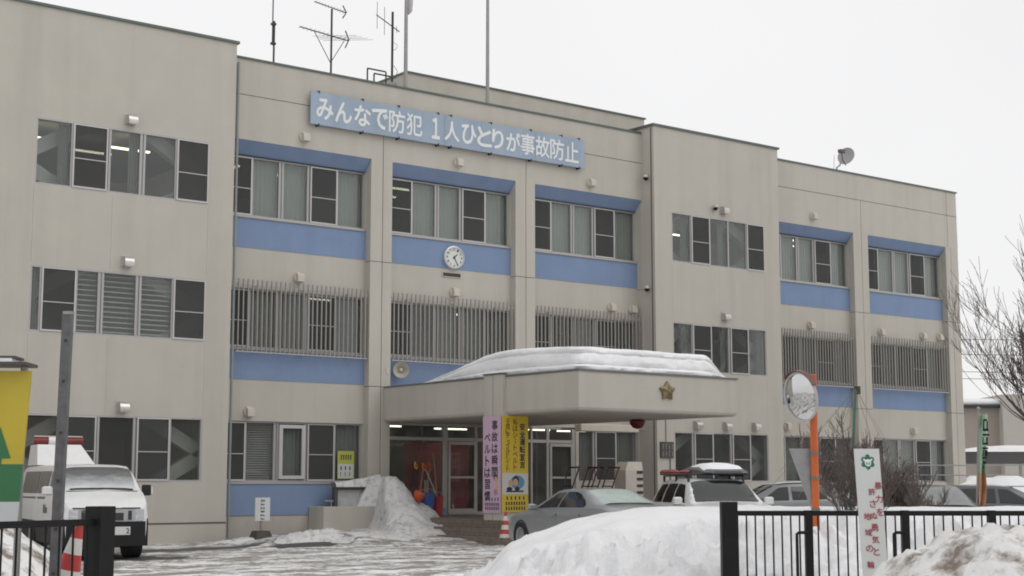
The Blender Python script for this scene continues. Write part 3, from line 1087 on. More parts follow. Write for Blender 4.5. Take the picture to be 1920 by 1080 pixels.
# clock and the dark plate below it
CK = thing('clock', 'round white wall clock on the blue panel between two windows', 'clock', (25.1, 35.2, 7.93))
CKW = mat('clock_face', (0.62, 0.64, 0.60), 0.5)
def ell(mb, cx, cz, r, y, sx=1.08, n=32, rin=None):
    o_ = [(cx + sx * r * math.cos(2 * math.pi * k / n), y, cz + r * math.sin(2 * math.pi * k / n)) for k in range(n)]
    mb.poly(o_)
ccx, ccz = 25.1, 7.93
rim = MB()
for r0, r1, y0, y1 in ((0.335, 0.335, IY - 0.013, IY - 0.10), ):
    A = [[(ccx + 1.06 * r * math.cos(2 * math.pi * k / 36), y, ccz + r * math.sin(2 * math.pi * k / 36)) for k in range(36)] for r, y in ((0.335, IY - 0.012), (0.335, IY - 0.10), (0.30, IY - 0.115), (0.30, IY - 0.085))]
    rim.loft(A)
obj('rim', rim, mat('clock_rim', (0.55, 0.56, 0.56), 0.35, 0.4), CK, smooth=True)
fc = MB()
ell(fc, ccx, ccz, 0.302, IY - 0.088, 1.06, 36)
obj('face', fc, CKW, CK)
mk = MB()
for h in range(12):
    a = 2 * math.pi * (h + 1) / 12
    s_ = str(h + 1)
    ww = 0.05 if len(s_) == 1 else 0.075
    put_text(mk, s_, (ccx + 1.06 * 0.235 * math.sin(a) - ww / 2, IY - 0.089, ccz + 0.235 * math.cos(a) - 0.034), (1, 0, 0), (0, 0, 1), ww, 0.068, offset=0.012, depth=0.003)
obj('numeral', mk, BLACK, CK)
for ang, ln, wd in ((R(45), 0.15, 0.018), (R(152), 0.235, 0.013)):
    d = Vector((math.sin(ang), math.cos(ang)))
    n_ = Vector((d.y, -d.x)) * wd
    hb = MB()
    p, q = -d * 0.05, d * ln
    hb.prism([(ccx + p.x + n_.x, ccz + p.y + n_.y), (ccx + q.x + n_.x * 0.6, ccz + q.y + n_.y * 0.6), (ccx + q.x - n_.x * 0.6, ccz + q.y - n_.y * 0.6), (ccx + p.x - n_.x, ccz + p.y - n_.y)], IY - 0.098 - 0.006 * (ln > 0.2), IY - 0.094 - 0.006 * (ln > 0.2))
    obj('hand', hb, BLACK, CK)
PL = thing('name_plate', 'small dark rectangular plate under the wall clock', 'plate', (25.05, 35.2, 7.4))
obj('frame', MB().box(24.72, 25.40, IY - 0.03, IY - 0.001, 7.355, 7.50), HOOD_P, PL)
obj('plate', MB().box(24.75, 25.37, IY - 0.034, IY - 0.0305, 7.375, 7.48), mat('bronze_dark', (0.03, 0.029, 0.027), 0.5, var=0.3, vscale=14), PL)

# horn speaker
SP = thing('horn_speaker', 'beige horn loudspeaker on the blue panel left of the canopy snow', 'loudspeaker', (23.3, 35.0, 4.6))
SPM = mat('speaker_beige', (0.40, 0.375, 0.31), 0.5)
obj('horn', MB().lathe((23.30, 35.16, 4.60), (-0.55, -0.83, -0.08), [(0.06, -0.02), (0.07, 0.08), (0.10, 0.17), (0.16, 0.23), (0.215, 0.26), (0.225, 0.27), (0.20, 0.262), (0.12, 0.20), (0.06, 0.14), (0.05, 0.13)], 24), SPM, SP, smooth=True)
obj('horn_centre', MB().lathe((23.30, 35.16, 4.60), (-0.55, -0.83, -0.08), [(0.06, 0.12), (0.06, 0.20), (0.03, 0.235), (0.001, 0.24)], 16), HOOD_P, SP, smooth=True)
obj('bracket', MB().box(23.27, 23.33, 35.12, 35.236, 4.5, 4.7), DARK, SP)

# dome cameras
def dome(x, y, z, label):
    t = thing('dome_camera', label, 'security camera', (x, y, z), group='small dome cameras on the facade')
    obj('mount', MB().lathe((x, y, z), (-0.8, -0.6, 0), [(0.05, -0.12), (0.05, 0.0)], 12), HOOD_P, t, smooth=True)
    mb = MB()
    mb.lathe((x - 0.03, y - 0.05, z + 0.02), (0, 0, -1), [(0.001, -0.105), (0.06, -0.085), (0.085, -0.03), (0.085, 0.0)], 14)
    obj('cover', mb, HOOD_P, t, smooth=True)
    mb = MB()
    mb.lathe((x - 0.03, y - 0.05, z + 0.02), (0, 0, -1), [(0.084, 0.001), (0.075, 0.05), (0.045, 0.085), (0.001, 0.095)], 14)
    obj('lens_dome', mb, BLACK, t, smooth=True)
dome(32.25, 34.75, 11.08, 'dark dome camera high on the return beside the slogan board end')
dome(32.25, 34.75, 7.52, 'dark dome camera below, level with the lower edge of the blue panel')
dome(34.98, 34.36, 10.36, 'small dome camera beside the steel vent hood over the top right wing window')

# police emblem on the canopy
EM = thing('police_emblem', 'gold five pointed star emblem on the front of the canopy', 'emblem', (25.42, 26.6, 3.68))
GOLD = mat('aged_gold', (0.21, 0.165, 0.09), 0.5, 0.4, var=0.35, vscale=12)
mb = MB()
ctr = (25.42, CY0 - 0.13, 3.68)
outer = []
for k in range(10):
    a = math.pi / 2 + k * math.pi / 5
    r = 0.245 if k % 2 == 0 else 0.155
    outer.append((25.42 + 1.08 * r * math.cos(a), CY0 - 0.05, 3.68 + r * math.sin(a)))
for k in range(10):
    mb.poly([outer[k], outer[(k + 1) % 10], ctr])
    a_, b_ = outer[k], outer[(k + 1) % 10]
    mb.poly([a_, b_, (b_[0], CY0 - 0.002, b_[2]), (a_[0], CY0 - 0.002, a_[2])])
obj('star', mb, GOLD, EM)
for k in range(5):
    a = math.pi / 2 + k * 2 * math.pi / 5
    rb = MB()
    rb.tube([(25.42 + 0.05 * math.cos(a), CY0 - 0.115, 3.68 + 0.05 * math.sin(a)), (25.42 + 0.22 * math.cos(a), CY0 - 0.05, 3.68 + 0.205 * math.sin(a))], [0.022, 0.012], 5)
    obj('ray', rb, GOLD, EM)

# station plaque on the right wing, red lamp under the canopy, roller box
PQ = thing('station_plaque', 'dark bronze plaque with raised characters on the right wing wall', 'plaque', (32.72, 34.4, 2.45))
obj('plate', MB().box(32.45, 33.0, WY - 0.05, WY - 0.001, 2.24, 2.74), mat('bronze', (0.06, 0.055, 0.05), 0.5, var=0.3, vscale=10), PQ)
mb = MB()
for i in range(4):
    x = 32.52 + i * 0.13
    for j in range(2):
        z = 2.28 + j * 0.22
        mb.box(x, x + 0.035, WY - 0.058, WY - 0.051, z, z + 0.18)
        mb.box(x + 0.036, x + 0.07, WY - 0.058, WY - 0.051, z + 0.05 * (1 + (i + j) % 3), z + 0.05 * (1 + (i + j) % 3) + 0.03)
obj('raised_character', mb, mat('bronze_light', (0.19, 0.18, 0.165), 0.5), PQ)
obj('conduit', MB().tube([(32.70, WY - 0.02, 2.76), (32.70, WY - 0.02, 3.9)], 0.012, 6).tube([(32.87, WY - 0.02, 0.6), (32.87, WY - 0.02, 2.2)], 0.018, 6), ALU_D, ST)
RL = thing('red_lamp', 'dark red round lamp hanging under the front edge of the canopy', 'lamp', (27.0, 29.5, 3.1))
obj('shade', MB().lathe((27.0, 29.5, 3.13), (0, 0, -1), [(0.08, 0.0), (0.19, 0.02), (0.21, 0.06), (0.19, 0.14), (0.12, 0.22), (0.02, 0.25)], 20), mat('lamp_red', (0.12, 0.012, 0.018), 0.35), RL, smooth=True)
SH = thing('shutter_box', 'long cream roller shutter box above the entrance side windows', 'shutter box', (30.0, 34.1, 3.1))
obj('box', MB().cbox(28.8, 31.1, 33.9, 34.2, 2.98, 3.20, 0.02), HOOD_P, SH)
mb = MB()
for x in (30.98, 31.07):
    mb.tube([(x, 34.05, 0.57), (x, 34.05, 2.98)], 0.025, 6)
obj('guide_rail', mb, ALU_D, SH)
mb = MB()
for x in (29.0, 30.9):
    mb.box(x - 0.02, x + 0.02, 34.201, 35.05, 3.05, 3.10)
obj('bracket', mb, ALU_D, SH)
CBN = thing('equipment_cabinet', 'cream louvred equipment cabinet standing on the porch by the side windows', 'cabinet', (30.7, 33.9, 0.57))
mb = MB()
mb.loft([[(30.35, 33.7, 0.571), (31.05, 33.7, 0.571), (31.05, 34.2, 0.571), (30.35, 34.2, 0.571)], [(30.35, 33.7, 1.85), (31.05, 33.7, 1.85), (31.05, 34.2, 1.85), (30.35, 34.2, 1.85)],
         [(30.5, 33.75, 2.10), (31.05, 33.75, 2.10), (31.05, 34.2, 2.10), (30.5, 34.2, 2.10)]], True, True)
obj('casing', mb, HOOD_P, CBN)
mb = MB()
for i in range(4):
    mb.box(30.80, 31.03, 33.68, 33.699, 1.15 + 0.2 * i, 1.23 + 0.2 * i)
obj('louvre', mb, DARK, CBN)

# posters on the porch pillar
def char_col(t, m, body, x, z_top, size, pitch, y, u=(1, 0, 0), offset=0.015, along=None, hs=1.0):
    """vertical lettering, one object per character; `x` = left edge along u"""
    z = z_top
    for ch in body:
        mb = MB()
        org = (y, x, z - size) if along == 'x' else (x, y, z - size)
        if ch == 'ー':
            c0 = Vector(org) + Vector(u) * (size * 0.45)
            vv = [c0 + Vector((0, 0, 0.08 * size)), c0 + Vector((0, 0, 0.92 * size)), c0 + Vector(u) * (0.12 * size) + Vector((0, 0, 0.92 * size)), c0 + Vector(u) * (0.12 * size) + Vector((0, 0, 0.08 * size))]
            nn = Vector(u).cross(Vector((0, 0, 1)))
            mb.poly([p + nn * 0.003 for p in vv])
        elif ch == 'ャ':
            put_text(mb, ch, Vector(org) + Vector(u) * (0.25 * size), u, (0, 0, 1), size * 0.7 * hs, size * 0.6, offset, True, 0.003)
        elif ch != ' ':
            put_text(mb, ch, org, u, (0, 0, 1), size * hs, size, offset, True, 0.003)
        obj('letter', mb, m, t)
        z -= pitch
PINK = mat('pink_vinyl', (0.54, 0.38, 0.48), 0.5, var=0.03, vscale=2)
YEL = mat('yellow_vinyl', (0.62, 0.45, 0.035), 0.5, var=0.03, vscale=2)
NAVY = mat('navy_ink', (0.02, 0.022, 0.05), 0.6)
MAROON = mat('maroon_ink', (0.20, 0.03, 0.025), 0.6)
PAPER = mat('poster_white', (0.55, 0.57, 0.55), 0.6)
SKIN = mat('print_skin', (0.50, 0.34, 0.22), 0.6)
PBLUE = mat('print_blue', (0.12, 0.27, 0.40), 0.6)

PK = thing('pink_safety_poster', 'pink banner with dark vertical slogan hung on the left face of the porch pillar', 'poster', (22.45, 29.85, 0.8))
py0, py1, pz0, pz1 = 29.49, 30.22, 0.74, 3.11
px = PLX0 - 0.02
obj('sheet', MB().box(px - 0.006, px, py0, py1, pz0, pz1), PINK, PK)
# text runs right to left in columns; seen from -X the right-hand side is -Y
U = (0, -1, 0)
char_col(PK, NAVY, '事故は瞬間', 29.49 + 0.36, 3.0, 0.235, 0.285, px - 0.0065, U, 0.02, 'x', 1.0)
char_col(PK, NAVY, 'ベルトは習慣', 29.49 + 0.66, 2.70, 0.235, 0.285, px - 0.0065, U, 0.02, 'x', 1.0)
mb = MB()
for r_, (z, n_) in enumerate(((1.08, 5), (0.96, 8), (0.86, 8))):
    for i in range(n_):
        y = 30.14 - (i + 0.5) * 0.60 / n_
        mb.box(px - 0.008, px - 0.0065, y - 0.02, y + 0.02, z - 0.045, z + 0.035)
obj('small_print', mb, NAVY, PK)['kind'] = 'stuff'
def disc_on(mb, c, u, r, rz, n=14, k=0):
    u = Vector(u)
    mb.mi(k).poly([Vector(c) + u * (r * math.cos(2 * math.pi * i / n)) + Vector((0, 0, rz * math.sin(2 * math.pi * i / n))) for i in range(n)])
mb = MB()
disc_on(mb, (px - 0.0075, 29.70, 1.60), U, 0.085, 0.08, k=2)
disc_on(mb, (px - 0.009, 29.69, 1.57), U, 0.062, 0.06, k=0)
mb.mi(1).box(px - 0.009, px - 0.0085, 29.655, 29.70, 1.33, 1.49)
mb.mi(3).box(px - 0.0082, px - 0.0075, 29.63, 29.77, 1.18, 1.32)
obj('printed_figure', mb, [SKIN, YEL, NAVY, mat('print_rose', (0.42, 0.20, 0.26), 0.6)], PK)

YP = thing('yellow_safety_poster', 'yellow banner with seat belt slogan and picture on the front of the porch pillar', 'poster', (22.9, 29.4, 0.8))
yy = PLY0 - 0.02
yx0, yx1 = 22.49, 23.30
obj('sheet', MB().box(yx0, yx1, yy - 0.006, yy, pz0 + 0.02, pz1), YEL, YP)
char_col(YP, NAVY, '安全運転宣言', yx1 - 0.27, 2.93, 0.17, 0.185, yy - 0.0065, (1, 0, 0), 0.03)
char_col(YP, MAROON, '私はシートベルト', yx0 + 0.325, 3.04, 0.15, 0.158, yy - 0.0065, (1, 0, 0), 0.012)
char_col(YP, MAROON, '子供にチャイルドシート', yx0 + 0.10, 3.04, 0.14, 0.115, yy - 0.0065, (1, 0, 0), 0.012, None, 1.0)
mb = MB()
mb.mi(0).box(yx0 + 0.01, yx1 - 0.01, yy - 0.0085, yy - 0.0065, 1.20, 1.71)
U2 = (1, 0, 0)
disc_on(mb, (yx0 + 0.47, yy - 0.0095, 1.49), U2, 0.22, 0.17, k=1)
disc_on(mb, (yx0 + 0.42, yy - 0.0105, 1.54), U2, 0.10, 0.11, k=3)
disc_on(mb, (yx0 + 0.41, yy - 0.0115, 1.49), U2, 0.08, 0.09, k=2)
disc_on(mb, (yx0 + 0.26, yy - 0.0115, 1.47), U2, 0.075, 0.085, k=2)
mb.mi(3).box(yx0 + 0.12, yx0 + 0.66, yy - 0.0108, yy - 0.0105, 1.25, 1.29)
disc_on(mb, (yx0 + 0.22, yy - 0.0125, 1.33), U2, 0.09, 0.05, k=3)
disc_on(mb, (yx0 + 0.46, yy - 0.0125, 1.33), U2, 0.08, 0.05, k=3)
obj('picture', mb, [PAPER, PBLUE, SKIN, NAVY], YP)
mb = MB()
for z, n_ in ((1.11, 5), (0.98, 8), (0.86, 8)):
    for i in range(n_):
        x = yx0 + 0.09 + (i + 0.5) * 0.64 / n_
        mb.box(x - 0.022, x + 0.022, yy - 0.0085, yy - 0.0065, z - 0.045, z + 0.04)
obj('small_print', mb, NAVY, YP)['kind'] = 'stuff'

# poster on the ground floor window
WP = thing('window_notice', 'yellow and white notice stuck on the ground floor window beside the snow heap', 'notice', (21.5, 35.3, 1.6))
ny = NY - 0.06
mb = MB()
mb.mi(0).box(21.36, 21.88, ny - 0.004, ny, 1.58, 2.33)
mb.mi(1).box(21.38, 21.86, ny - 0.006, ny - 0.0045, 1.60, 1.98)
obj('sheet', mb, [mat('lime_paper', (0.42, 0.44, 0.08), 0.6), PAPER], WP)
mb = MB()
for i in range(5):
    x = 21.45 + i * 0.075
    mb.poly([(x, ny - 0.006, 2.10), (x + 0.03, ny - 0.006, 2.08), (x + 0.05, ny - 0.006, 2.22), (x + 0.01, ny - 0.006, 2.24)])
for i in range(3):
    for j in range(2):
        mb.box(21.45 + i * 0.14, 21.47 + i * 0.14 + 0.02 * j, ny - 0.008, ny - 0.0065, 1.66 + 0.16 * j, 1.76 + 0.16 * j)
obj('print', mb, NAVY, WP)

# ------------------------------------------------------------------ snow on the canopy
def canopy_snow():
    x0, x1, y0, y1 = CX0 + 0.04, CX1 - 0.08, CY0 + 0.02, 33.6
    def th(x, y):
        t = 0.66 * (1 - sstep(29.6, 33.4, y)) ** 0.8
        t *= 0.86 + 0.14 * sstep(26.8, 29.0, y)
        t *= 1 - sstep(26.75, 27.55, x) ** 1.5
        return max(0.0, t + 0.02 * fbm(x * 0.9, y * 0.9, 1.0, 3))
    out = []
    def seg(a, b_, n):
        for i in range(n):
            t = i / n
            out.append((a[0] + (b_[0] - a[0]) * t, a[1] + (b_[1] - a[1]) * t))
    c = 0.25
    seg((x0, y1), (x0, y0 + c), 70)
    for i in range(6):
        a = math.pi + (math.pi / 2) * i / 6
        out.append((x0 + c + c * math.cos(a), y0 + c + c * math.sin(a)))
    seg((x0 + c, y0), (x1 - c, y0), 60)
    for i in range(6):
        a = 1.5 * math.pi + (math.pi / 2) * i / 6
        out.append((x1 - c + c * math.cos(a), y0 + c + c * math.sin(a)))
    seg((x1, y0 + c), (x1, y1), 50)
    seg((x1, y1), (x0, y1), 40)
    cx, cy = (x0 + x1) / 2, (y0 + y1) / 2
    prof = [(0.0, 0.02), (0.04, -0.03), (0.14, -0.06), (0.21, -0.02), (0.235, 0.06), (0.26, 0.07), (0.29, 0.03), (0.38, 0.0), (0.50, 0.02), (0.60, 0.035), (0.68, 0.06), (0.705, 0.095), (0.73, 0.09), (0.76, 0.06), (0.86, 0.06), (0.93, 0.09), (0.98, 0.16), (1.0, 0.30)]
    rings = []
    for t, ins in prof:
        ring = []
        for i, (x, y) in enumerate(out):
            dx, dy = cx - x, cy - y
            L_ = math.hypot(dx, dy)
            # inset normal to the rectangle side
            ax = 1 if x - x0 < 0.3 else (-1 if x1 - x < 0.3 else 0)
            ay = 1 if y - y0 < 0.3 else (-1 if y1 - y < 0.3 else 0)
            ii = ins * (0.75 + 0.9 * abs(fbm(x * 0.9, y * 0.9, t * 5, 2))) + 0.09 * fbm(x * 1.1, y * 1.1, t * 1.2, 3) + 0.05 * fbm(x * 5, y * 5, t * 9, 3)
            h = th(x, y)
            k = 1.0 if h > 0.25 else h / 0.25
            X, Y = x + ax * ii * k, y + ay * ii * k
            ring.append((X, Y, CZ1 + 0.035 + h * t + 0.012 * fbm(X * 4, Y * 4, t * 4, 2)))
        rings.append(ring)
    last = rings[-1]
    for s_ in (0.85, 0.6, 0.3, 0.02):
        ring = []
        for (x, y, z) in last:
            X, Y = cx + (x - cx) * s_, cy + (y - cy) * s_
            ring.append((X, Y, CZ1 + 0.035 + th(X, Y) + 0.03 * fbm(X, Y, 7, 3)))
        rings.append(ring)
    mb = MB().loft(rings, True, True)
    o = obj('canopy_snow', mb, SNOW_R, smooth=True)
    o.data.set_sharp_from_angle(angle=R(70))
    tag(o, 'thick layered slab of snow lying on the entrance canopy', 'snow')
canopy_snow()

# ------------------------------------------------------------------ snow banks as height fields
def height_field(name, origin, ang, nu, nv, du, dv, hf, material, label, cut=0.0, crop=None, drop=0.03):
    """grid in a rotated local frame; hf(u,v,X,Y) gives the height above z=0; cells below `cut` are dropped"""
    ca, sa = math.cos(ang), math.sin(ang)
    mb = MB()
    hs_ = []
    pts = []
    for j in range(nv + 1):
        for i in range(nu + 1):
            u, v = i * du, j * dv
            X, Y = origin[0] + u * ca - v * sa, origin[1] + u * sa + v * ca
            h = hf(u, v, X, Y)
            hs_.append(h)
            pts.append((X, Y, h))
    idx = {}
    for j in range(nv):
        for i in range(nu):
            q = [j * (nu + 1) + i, j * (nu + 1) + i + 1, (j + 1) * (nu + 1) + i + 1, (j + 1) * (nu + 1) + i]
            if max(hs_[k] for k in q) <= cut:
                continue
            f = []
            for k in q:
                if k not in idx:
                    idx[k] = len(mb.v)
                    mb.v.append(pts[k])
                f.append(idx[k])
            mb.face(f)
    o = obj(name, mb, material, smooth=True)
    o.data.set_sharp_from_angle(angle=R(180))
    tag(o, label, 'snow bank')
    return o

VD = Vector((math.sin(R(37.73)), math.cos(R(37.73))))     # direction square to the gate on the right
VR = Vector((VD.y, -VD.x))
def interp(tab, x):
    if x <= tab[0][0]:
        return tab[0][1]
    for (a, fa), (b_, fb) in zip(tab[:-1], tab[1:]):
        if x <= b_:
            t = (x - a) / (b_ - a)
            t = t * t * (3 - 2 * t) * 0.5 + t * 0.5
            return fa + (fb - fa) * t
    return tab[-1][1]

BIG = [(-1.5, -0.2), (-0.8, 0.02), (-0.38, 0.36), (0.0, 0.72), (0.3, 0.85), (0.89, 1.03), (1.3, 1.115), (1.72, 1.185), (2.5, 1.19), (4.0, 1.19), (6.5, 1.18), (10, 1.2), (12, 0.9), (13, 0)]
def big_h(u, v, X, Y):
    lat = u - 2.0 + 0.0
    d = 15.25 + v
    crest = interp(BIG, lat * 1.0)
    kk = sstep(2.7, 3.7, lat)
    v0 = v
    v = v * (1 - 0.66 * kk)
    # cross profile: steep lumpy front, smooth top, gentle back
    fr = sstep(0.0, 2.6, v - 0.15 + 0.35 * fbm(u * 0.7, 1.0, 5.0, 3))
    bk = 1 - sstep(5.0 + 2.2 * kk, 7.5 + 1.9 * kk, v0)
    fr2 = 0.55 * sstep(0.0, 1.1, v - 0.1 + 0.3 * fbm(u * 0.9, 4.0, 5.0, 3)) + 0.33 * sstep(0.9, 1.5, v + 0.45 * fbm(u * 0.8, 2.0, 9.0, 3)) + 0.12 * sstep(1.3, 3.2, v)
    base = crest * (0.30 + 0.70 * fr2) * bk
    rough = (1 - fr) * 0.9 + 0.12
    low = 1 - sstep(0.80, 0.95, base / max(crest, 0.2))
    n = 0.15 * rough * fbm(u * 1.5, v * 1.5, 0.0, 3) - 0.62 * (0.02 + low) * abs(fbm(u * 1.9, v * 1.9, 8.0, 3)) - 0.30 * low * abs(fbm(u * 4.2, v * 4.2, 2.0, 2)) + 0.16 * (0.03 + low) * fbm(u * 5, v * 5, 3.0, 3) + 0.16 * low + 0.035 * (0.15 + low) * fbm(u * 14, v * 14, 3.0, 2)
    return base + n * (1 if crest > 0.1 else 0.3) - 0.02
org = VR * -2.0 + VD * 15.25
height_field('snow_bank', (org.x, org.y), math.atan2(VR.y, VR.x), 300, 190, 0.05, 0.05, big_h, SNOW, 'large white snow bank behind the folding gate, in front of the parked cars', cut=-0.05)

NEAR = [(1.2, -0.1), (1.8, 0.05), (2.2, 0.45), (2.44, 0.83), (2.55, 0.93), (2.68, 1.04), (2.86, 1.12), (3.1, 1.18), (3.39, 1.16), (4.0, 1.05), (5.0, 0.7), (6.0, -0.1)]
def near_h(u, v, X, Y):
    lat = 0.8 + u
    crest = interp(NEAR, lat)
    pr = sstep(0.0, 1.9, v) * (1 - sstep(2.4, 4.2, v))
    n = 0.09 * fbm(u * 1.4, v * 1.4, 2.0, 3) + 0.20 * (0.2 - abs(fbm(u * 2.8, v * 2.8, 1.0, 3))) + 0.045 * fbm(u * 9, v * 9, 6.0, 3) + 0.02 * fbm(u * 22, v * 22, 6.0, 2)
    return crest * pr + n * pr - 0.03
org = VR * 0.8 + VD * 7.9
height_field('snow_bank', (org.x, org.y), math.atan2(VR.y, VR.x), 150, 130, 0.035, 0.035, near_h, SNOW_D, 'dirty brown-grey snow heap in the right foreground, outside the folding gate', cut=-0.02)

def heap_h(u, v, X, Y):
    # ploughed heap beside the entrance steps
    def blob(cx, cy, rx, ry, h):
        d = ((X - cx) / rx) ** 2 + ((Y - cy) / ry) ** 2
        return h * max(0.0, 1 - d) ** 0.75
    h = max(blob(22.28, 34.3, 0.98, 1.4, 1.66), blob(22.05, 33.5, 1.05, 1.6, 1.02), blob(21.7, 32.3, 1.9, 1.25, 0.44), blob(22.95, 33.9, 0.85, 1.0, 0.95), blob(23.35, 34.1, 0.75, 0.8, 0.72),
            blob(19.6, 32.4, 1.9, 0.8, 0.36), blob(18.0, 33.3, 1.3, 0.5, 0.17), blob(20.6, 31.4, 2.0, 0.9, 0.22), blob(21.5, 35.0, 1.0, 0.5, 1.05))
    k = min(1.0, h / 0.3)
    h += k * (0.12 * fbm(X * 1.7, Y * 1.7, 3, 3) + 0.16 * (0.17 - abs(fbm(X * 3.2, Y * 3.2, 5, 3))) + 0.07 * fbm(X * 9, Y * 9, 5, 2))
    if Y < 34.5 and X > 19.5:      # held back by the planter wall
        h = min(h, 0.26 + 2.0 * sstep(21.75, 22.5, X + 0.35 * (34.4 - Y)) + 0.05 * fbm(X * 3, Y * 3, 1, 2))
    return h
height_field('snow_heap', (16.3, 30.0), 0.0, 135, 90, 0.055, 0.055, heap_h, SNOW_P, 'speckled grey snow heap between the notice frame and the entrance steps', cut=0.03)

# planter wall and the framed glass notice case half buried in the heap
PWL = thing('planter_wall', 'low beige concrete planter wall in front of the snow heap', 'low wall', (21.3, 34.5, 0))
mb = MB()
mb.cbox(20.44, 22.06, 34.42, 34.58, 0.0, 0.86, 0.012)
mb.cbox(20.44, 20.60, 34.581, 35.20, 0.0, 0.86, 0.012)
obj('wall', mb, STUCCO, PWL)
NC = thing('notice_case', 'grey metal framed notice case buried in snow above the planter wall', 'notice board', (21.5, 34.7, 0.88))
mb = MB()
nx0, nx1, nz0, nz1, nyy = 20.95, 22.26, 0.70, 1.335, 34.64
for x in (nx0, nx1):
    mb.box(x - 0.045, x + 0.045, nyy, nyy + 0.16, nz0, nz1 - 0.0451)
mb.box(nx0 - 0.045, nx1 + 0.045, nyy - 0.003, nyy + 0.163, nz1 - 0.045, nz1 + 0.03)
obj('frame', mb, mat('case_grey', (0.10, 0.10, 0.105), 0.5, 0.3), NC)
obj('backing', MB().box(nx0 + 0.046, nx1 - 0.046, nyy + 0.10, nyy + 0.12, nz0, nz1 - 0.046), mat('frosted_snow', (0.52, 0.53, 0.54), 0.9, var=0.12, vscale=5), NC)
rows = []
for i in range(15):
    x = nx0 - 0.06 + (nx1 + 0.12 - nx0) * i / 14
    hh = 0.13 + 0.20 * (i / 14) ** 1.3 + 0.03 * fbm(x * 2, 1, 1, 3)
    rows.append([(x, nyy - 0.10 + 0.42 * j / 8 - 0.03 * math.sin(math.pi * j / 8), nz1 + 0.031 + hh * max(0.0, math.sin(math.pi * j / 8)) ** 0.35) for j in range(9)])
obj('snow_cap', MB().loft(rows, False), SNOW_P, NC, smooth=True)
RA = thing('pipe_rail', 'thin white pipe rail sticking out of the planter beside the blue panel', 'rail', (20.75, 34.8, 0.86))
obj('rail', MB().tube([(20.66, 34.72, 1.0), (20.92, 34.72, 1.0)], 0.018, 6).tube([(20.85, 34.72, 0.7), (20.85, 34.72, 0.99)], 0.014, 6), ALU, RA)

# small standing sign by the blue panel
SG = thing('standing_sign', 'small white standing sign with blue writing on a dark foot by the blue wall', 'sign', (17.95, 33.2, 0.1))
sx, sy = 17.93, 33.15
obj('foot', MB().loft([[(sx - 0.26, sy - 0.22, 0.05), (sx + 0.26, sy - 0.22, 0.05), (sx + 0.26, sy + 0.22, 0.05), (sx - 0.26, sy + 0.22, 0.05)], [(sx - 0.17, sy - 0.14, 0.32), (sx + 0.17, sy - 0.14, 0.32), (sx + 0.17, sy + 0.14, 0.32), (sx - 0.17, sy + 0.14, 0.32)]], True, True), mat('rubber_foot', (0.07, 0.066, 0.06), 0.9, var=0.2, vscale=8), SG)
obj('post', MB().tube([(sx, sy, 0.3), (sx, sy, 1.02)], 0.035, 8), STEEL, SG)
obj('board', MB().box(sx - 0.20, sx + 0.20, sy - 0.07, sy - 0.036, 0.56, 1.12), mat('sign_white', (0.60, 0.60, 0.58), 0.5, var=0.04, vscale=3), SG)
mb = MB()
for i in range(6):
    z = 1.07 - i * 0.087
    for j in range(3):
        mb.box(sx - 0.055 + 0.04 * j, sx - 0.03 + 0.04 * j, sy - 0.0725, sy - 0.0705, z - 0.055 + 0.012 * ((i + j) % 2), z - 0.012 * ((i * j) % 3))
    mb.box(sx - 0.055, sx + 0.05, sy - 0.0745, sy - 0.0726, z - 0.035, z - 0.022)
obj('illegible_print', mb, mat('blue_ink', (0.02, 0.045, 0.13), 0.6), SG)['kind'] = 'stuff'

# shovels, buckets and cones on the porch
def shovel(x, y, top, lean, shaft_mat, grip_mat, label, blade_mat=None):
    t = thing('snow_shovel', label, 'shovel', (x, y, 0.57), group='shovels leaning by the entrance glass')
    b0 = Vector((x, y, 0.75))
    tp = Vector((x + lean[0], y + lean[1], top))
    d = (tp - b0).normalized()
    obj('shaft', MB().tube([b0, tp], 0.019, 7), shaft_mat, t, smooth=True)
    side = d.cross(Vector((0.5, -0.8, 0))).normalized()
    up_ = d
    g_ = MB()
    g_.tube([tp, tp + side * 0.09 + up_ * 0.05, tp + side * 0.085 + up_ * 0.16, tp - side * 0.085 + up_ * 0.16, tp - side * 0.09 + up_ * 0.05, tp], 0.022, 6)
    obj('grip', g_, grip_mat, t, smooth=True)
    bl = MB()
    fr_ = side.cross(d)
    prof = []
    for s_ in (-1, -0.5, 0, 0.5, 1):
        o_ = side * (0.16 * s_) + fr_ * (0.05 * abs(s_))
        prof.append((b0 + o_ + d * 0.05, b0 + o_ * 0.9 - d * 0.17))
    bl.loft([[p[0] for p in prof], [p[1] for p in prof], [p[1] + fr_ * 0.008 for p in prof], [p[0] + fr_ * 0.008 for p in prof]], False)
    obj('blade', bl, blade_mat or RED, t)
YG = mat('yellow_grip', (0.55, 0.37, 0.03), 0.5)
RG = mat('orange_grip', (0.55, 0.09, 0.03), 0.5)
shovel(23.05, 34.2, 1.86, (0.52, 0.6), DARK, YG, 'black shafted shovel with yellow grip, leftmost at the entrance glass', RED)
shovel(23.2, 34.15, 1.84, (0.62, 0.65), WOOD, mat('amber_grip', (0.55, 0.22, 0.03), 0.5), 'wooden shovel with amber grip just right of the black shafted one', ORANGE)
shovel(24.05, 34.2, 1.86, (-0.12, 0.65), ALU, RG, 'aluminium shafted shovel leaning left with an orange-red grip', PBLUE)
shovel(23.45, 34.25, 1.85, (0.62, 0.6), WOOD, RG, 'wooden shovel with orange-red grip crossing the aluminium shaft', RED)
shovel(23.9, 34.2, 2.10, (0.32, 0.65), WOOD, WOOD, 'tallest wooden handled shovel leaning right beside the red container', RED)
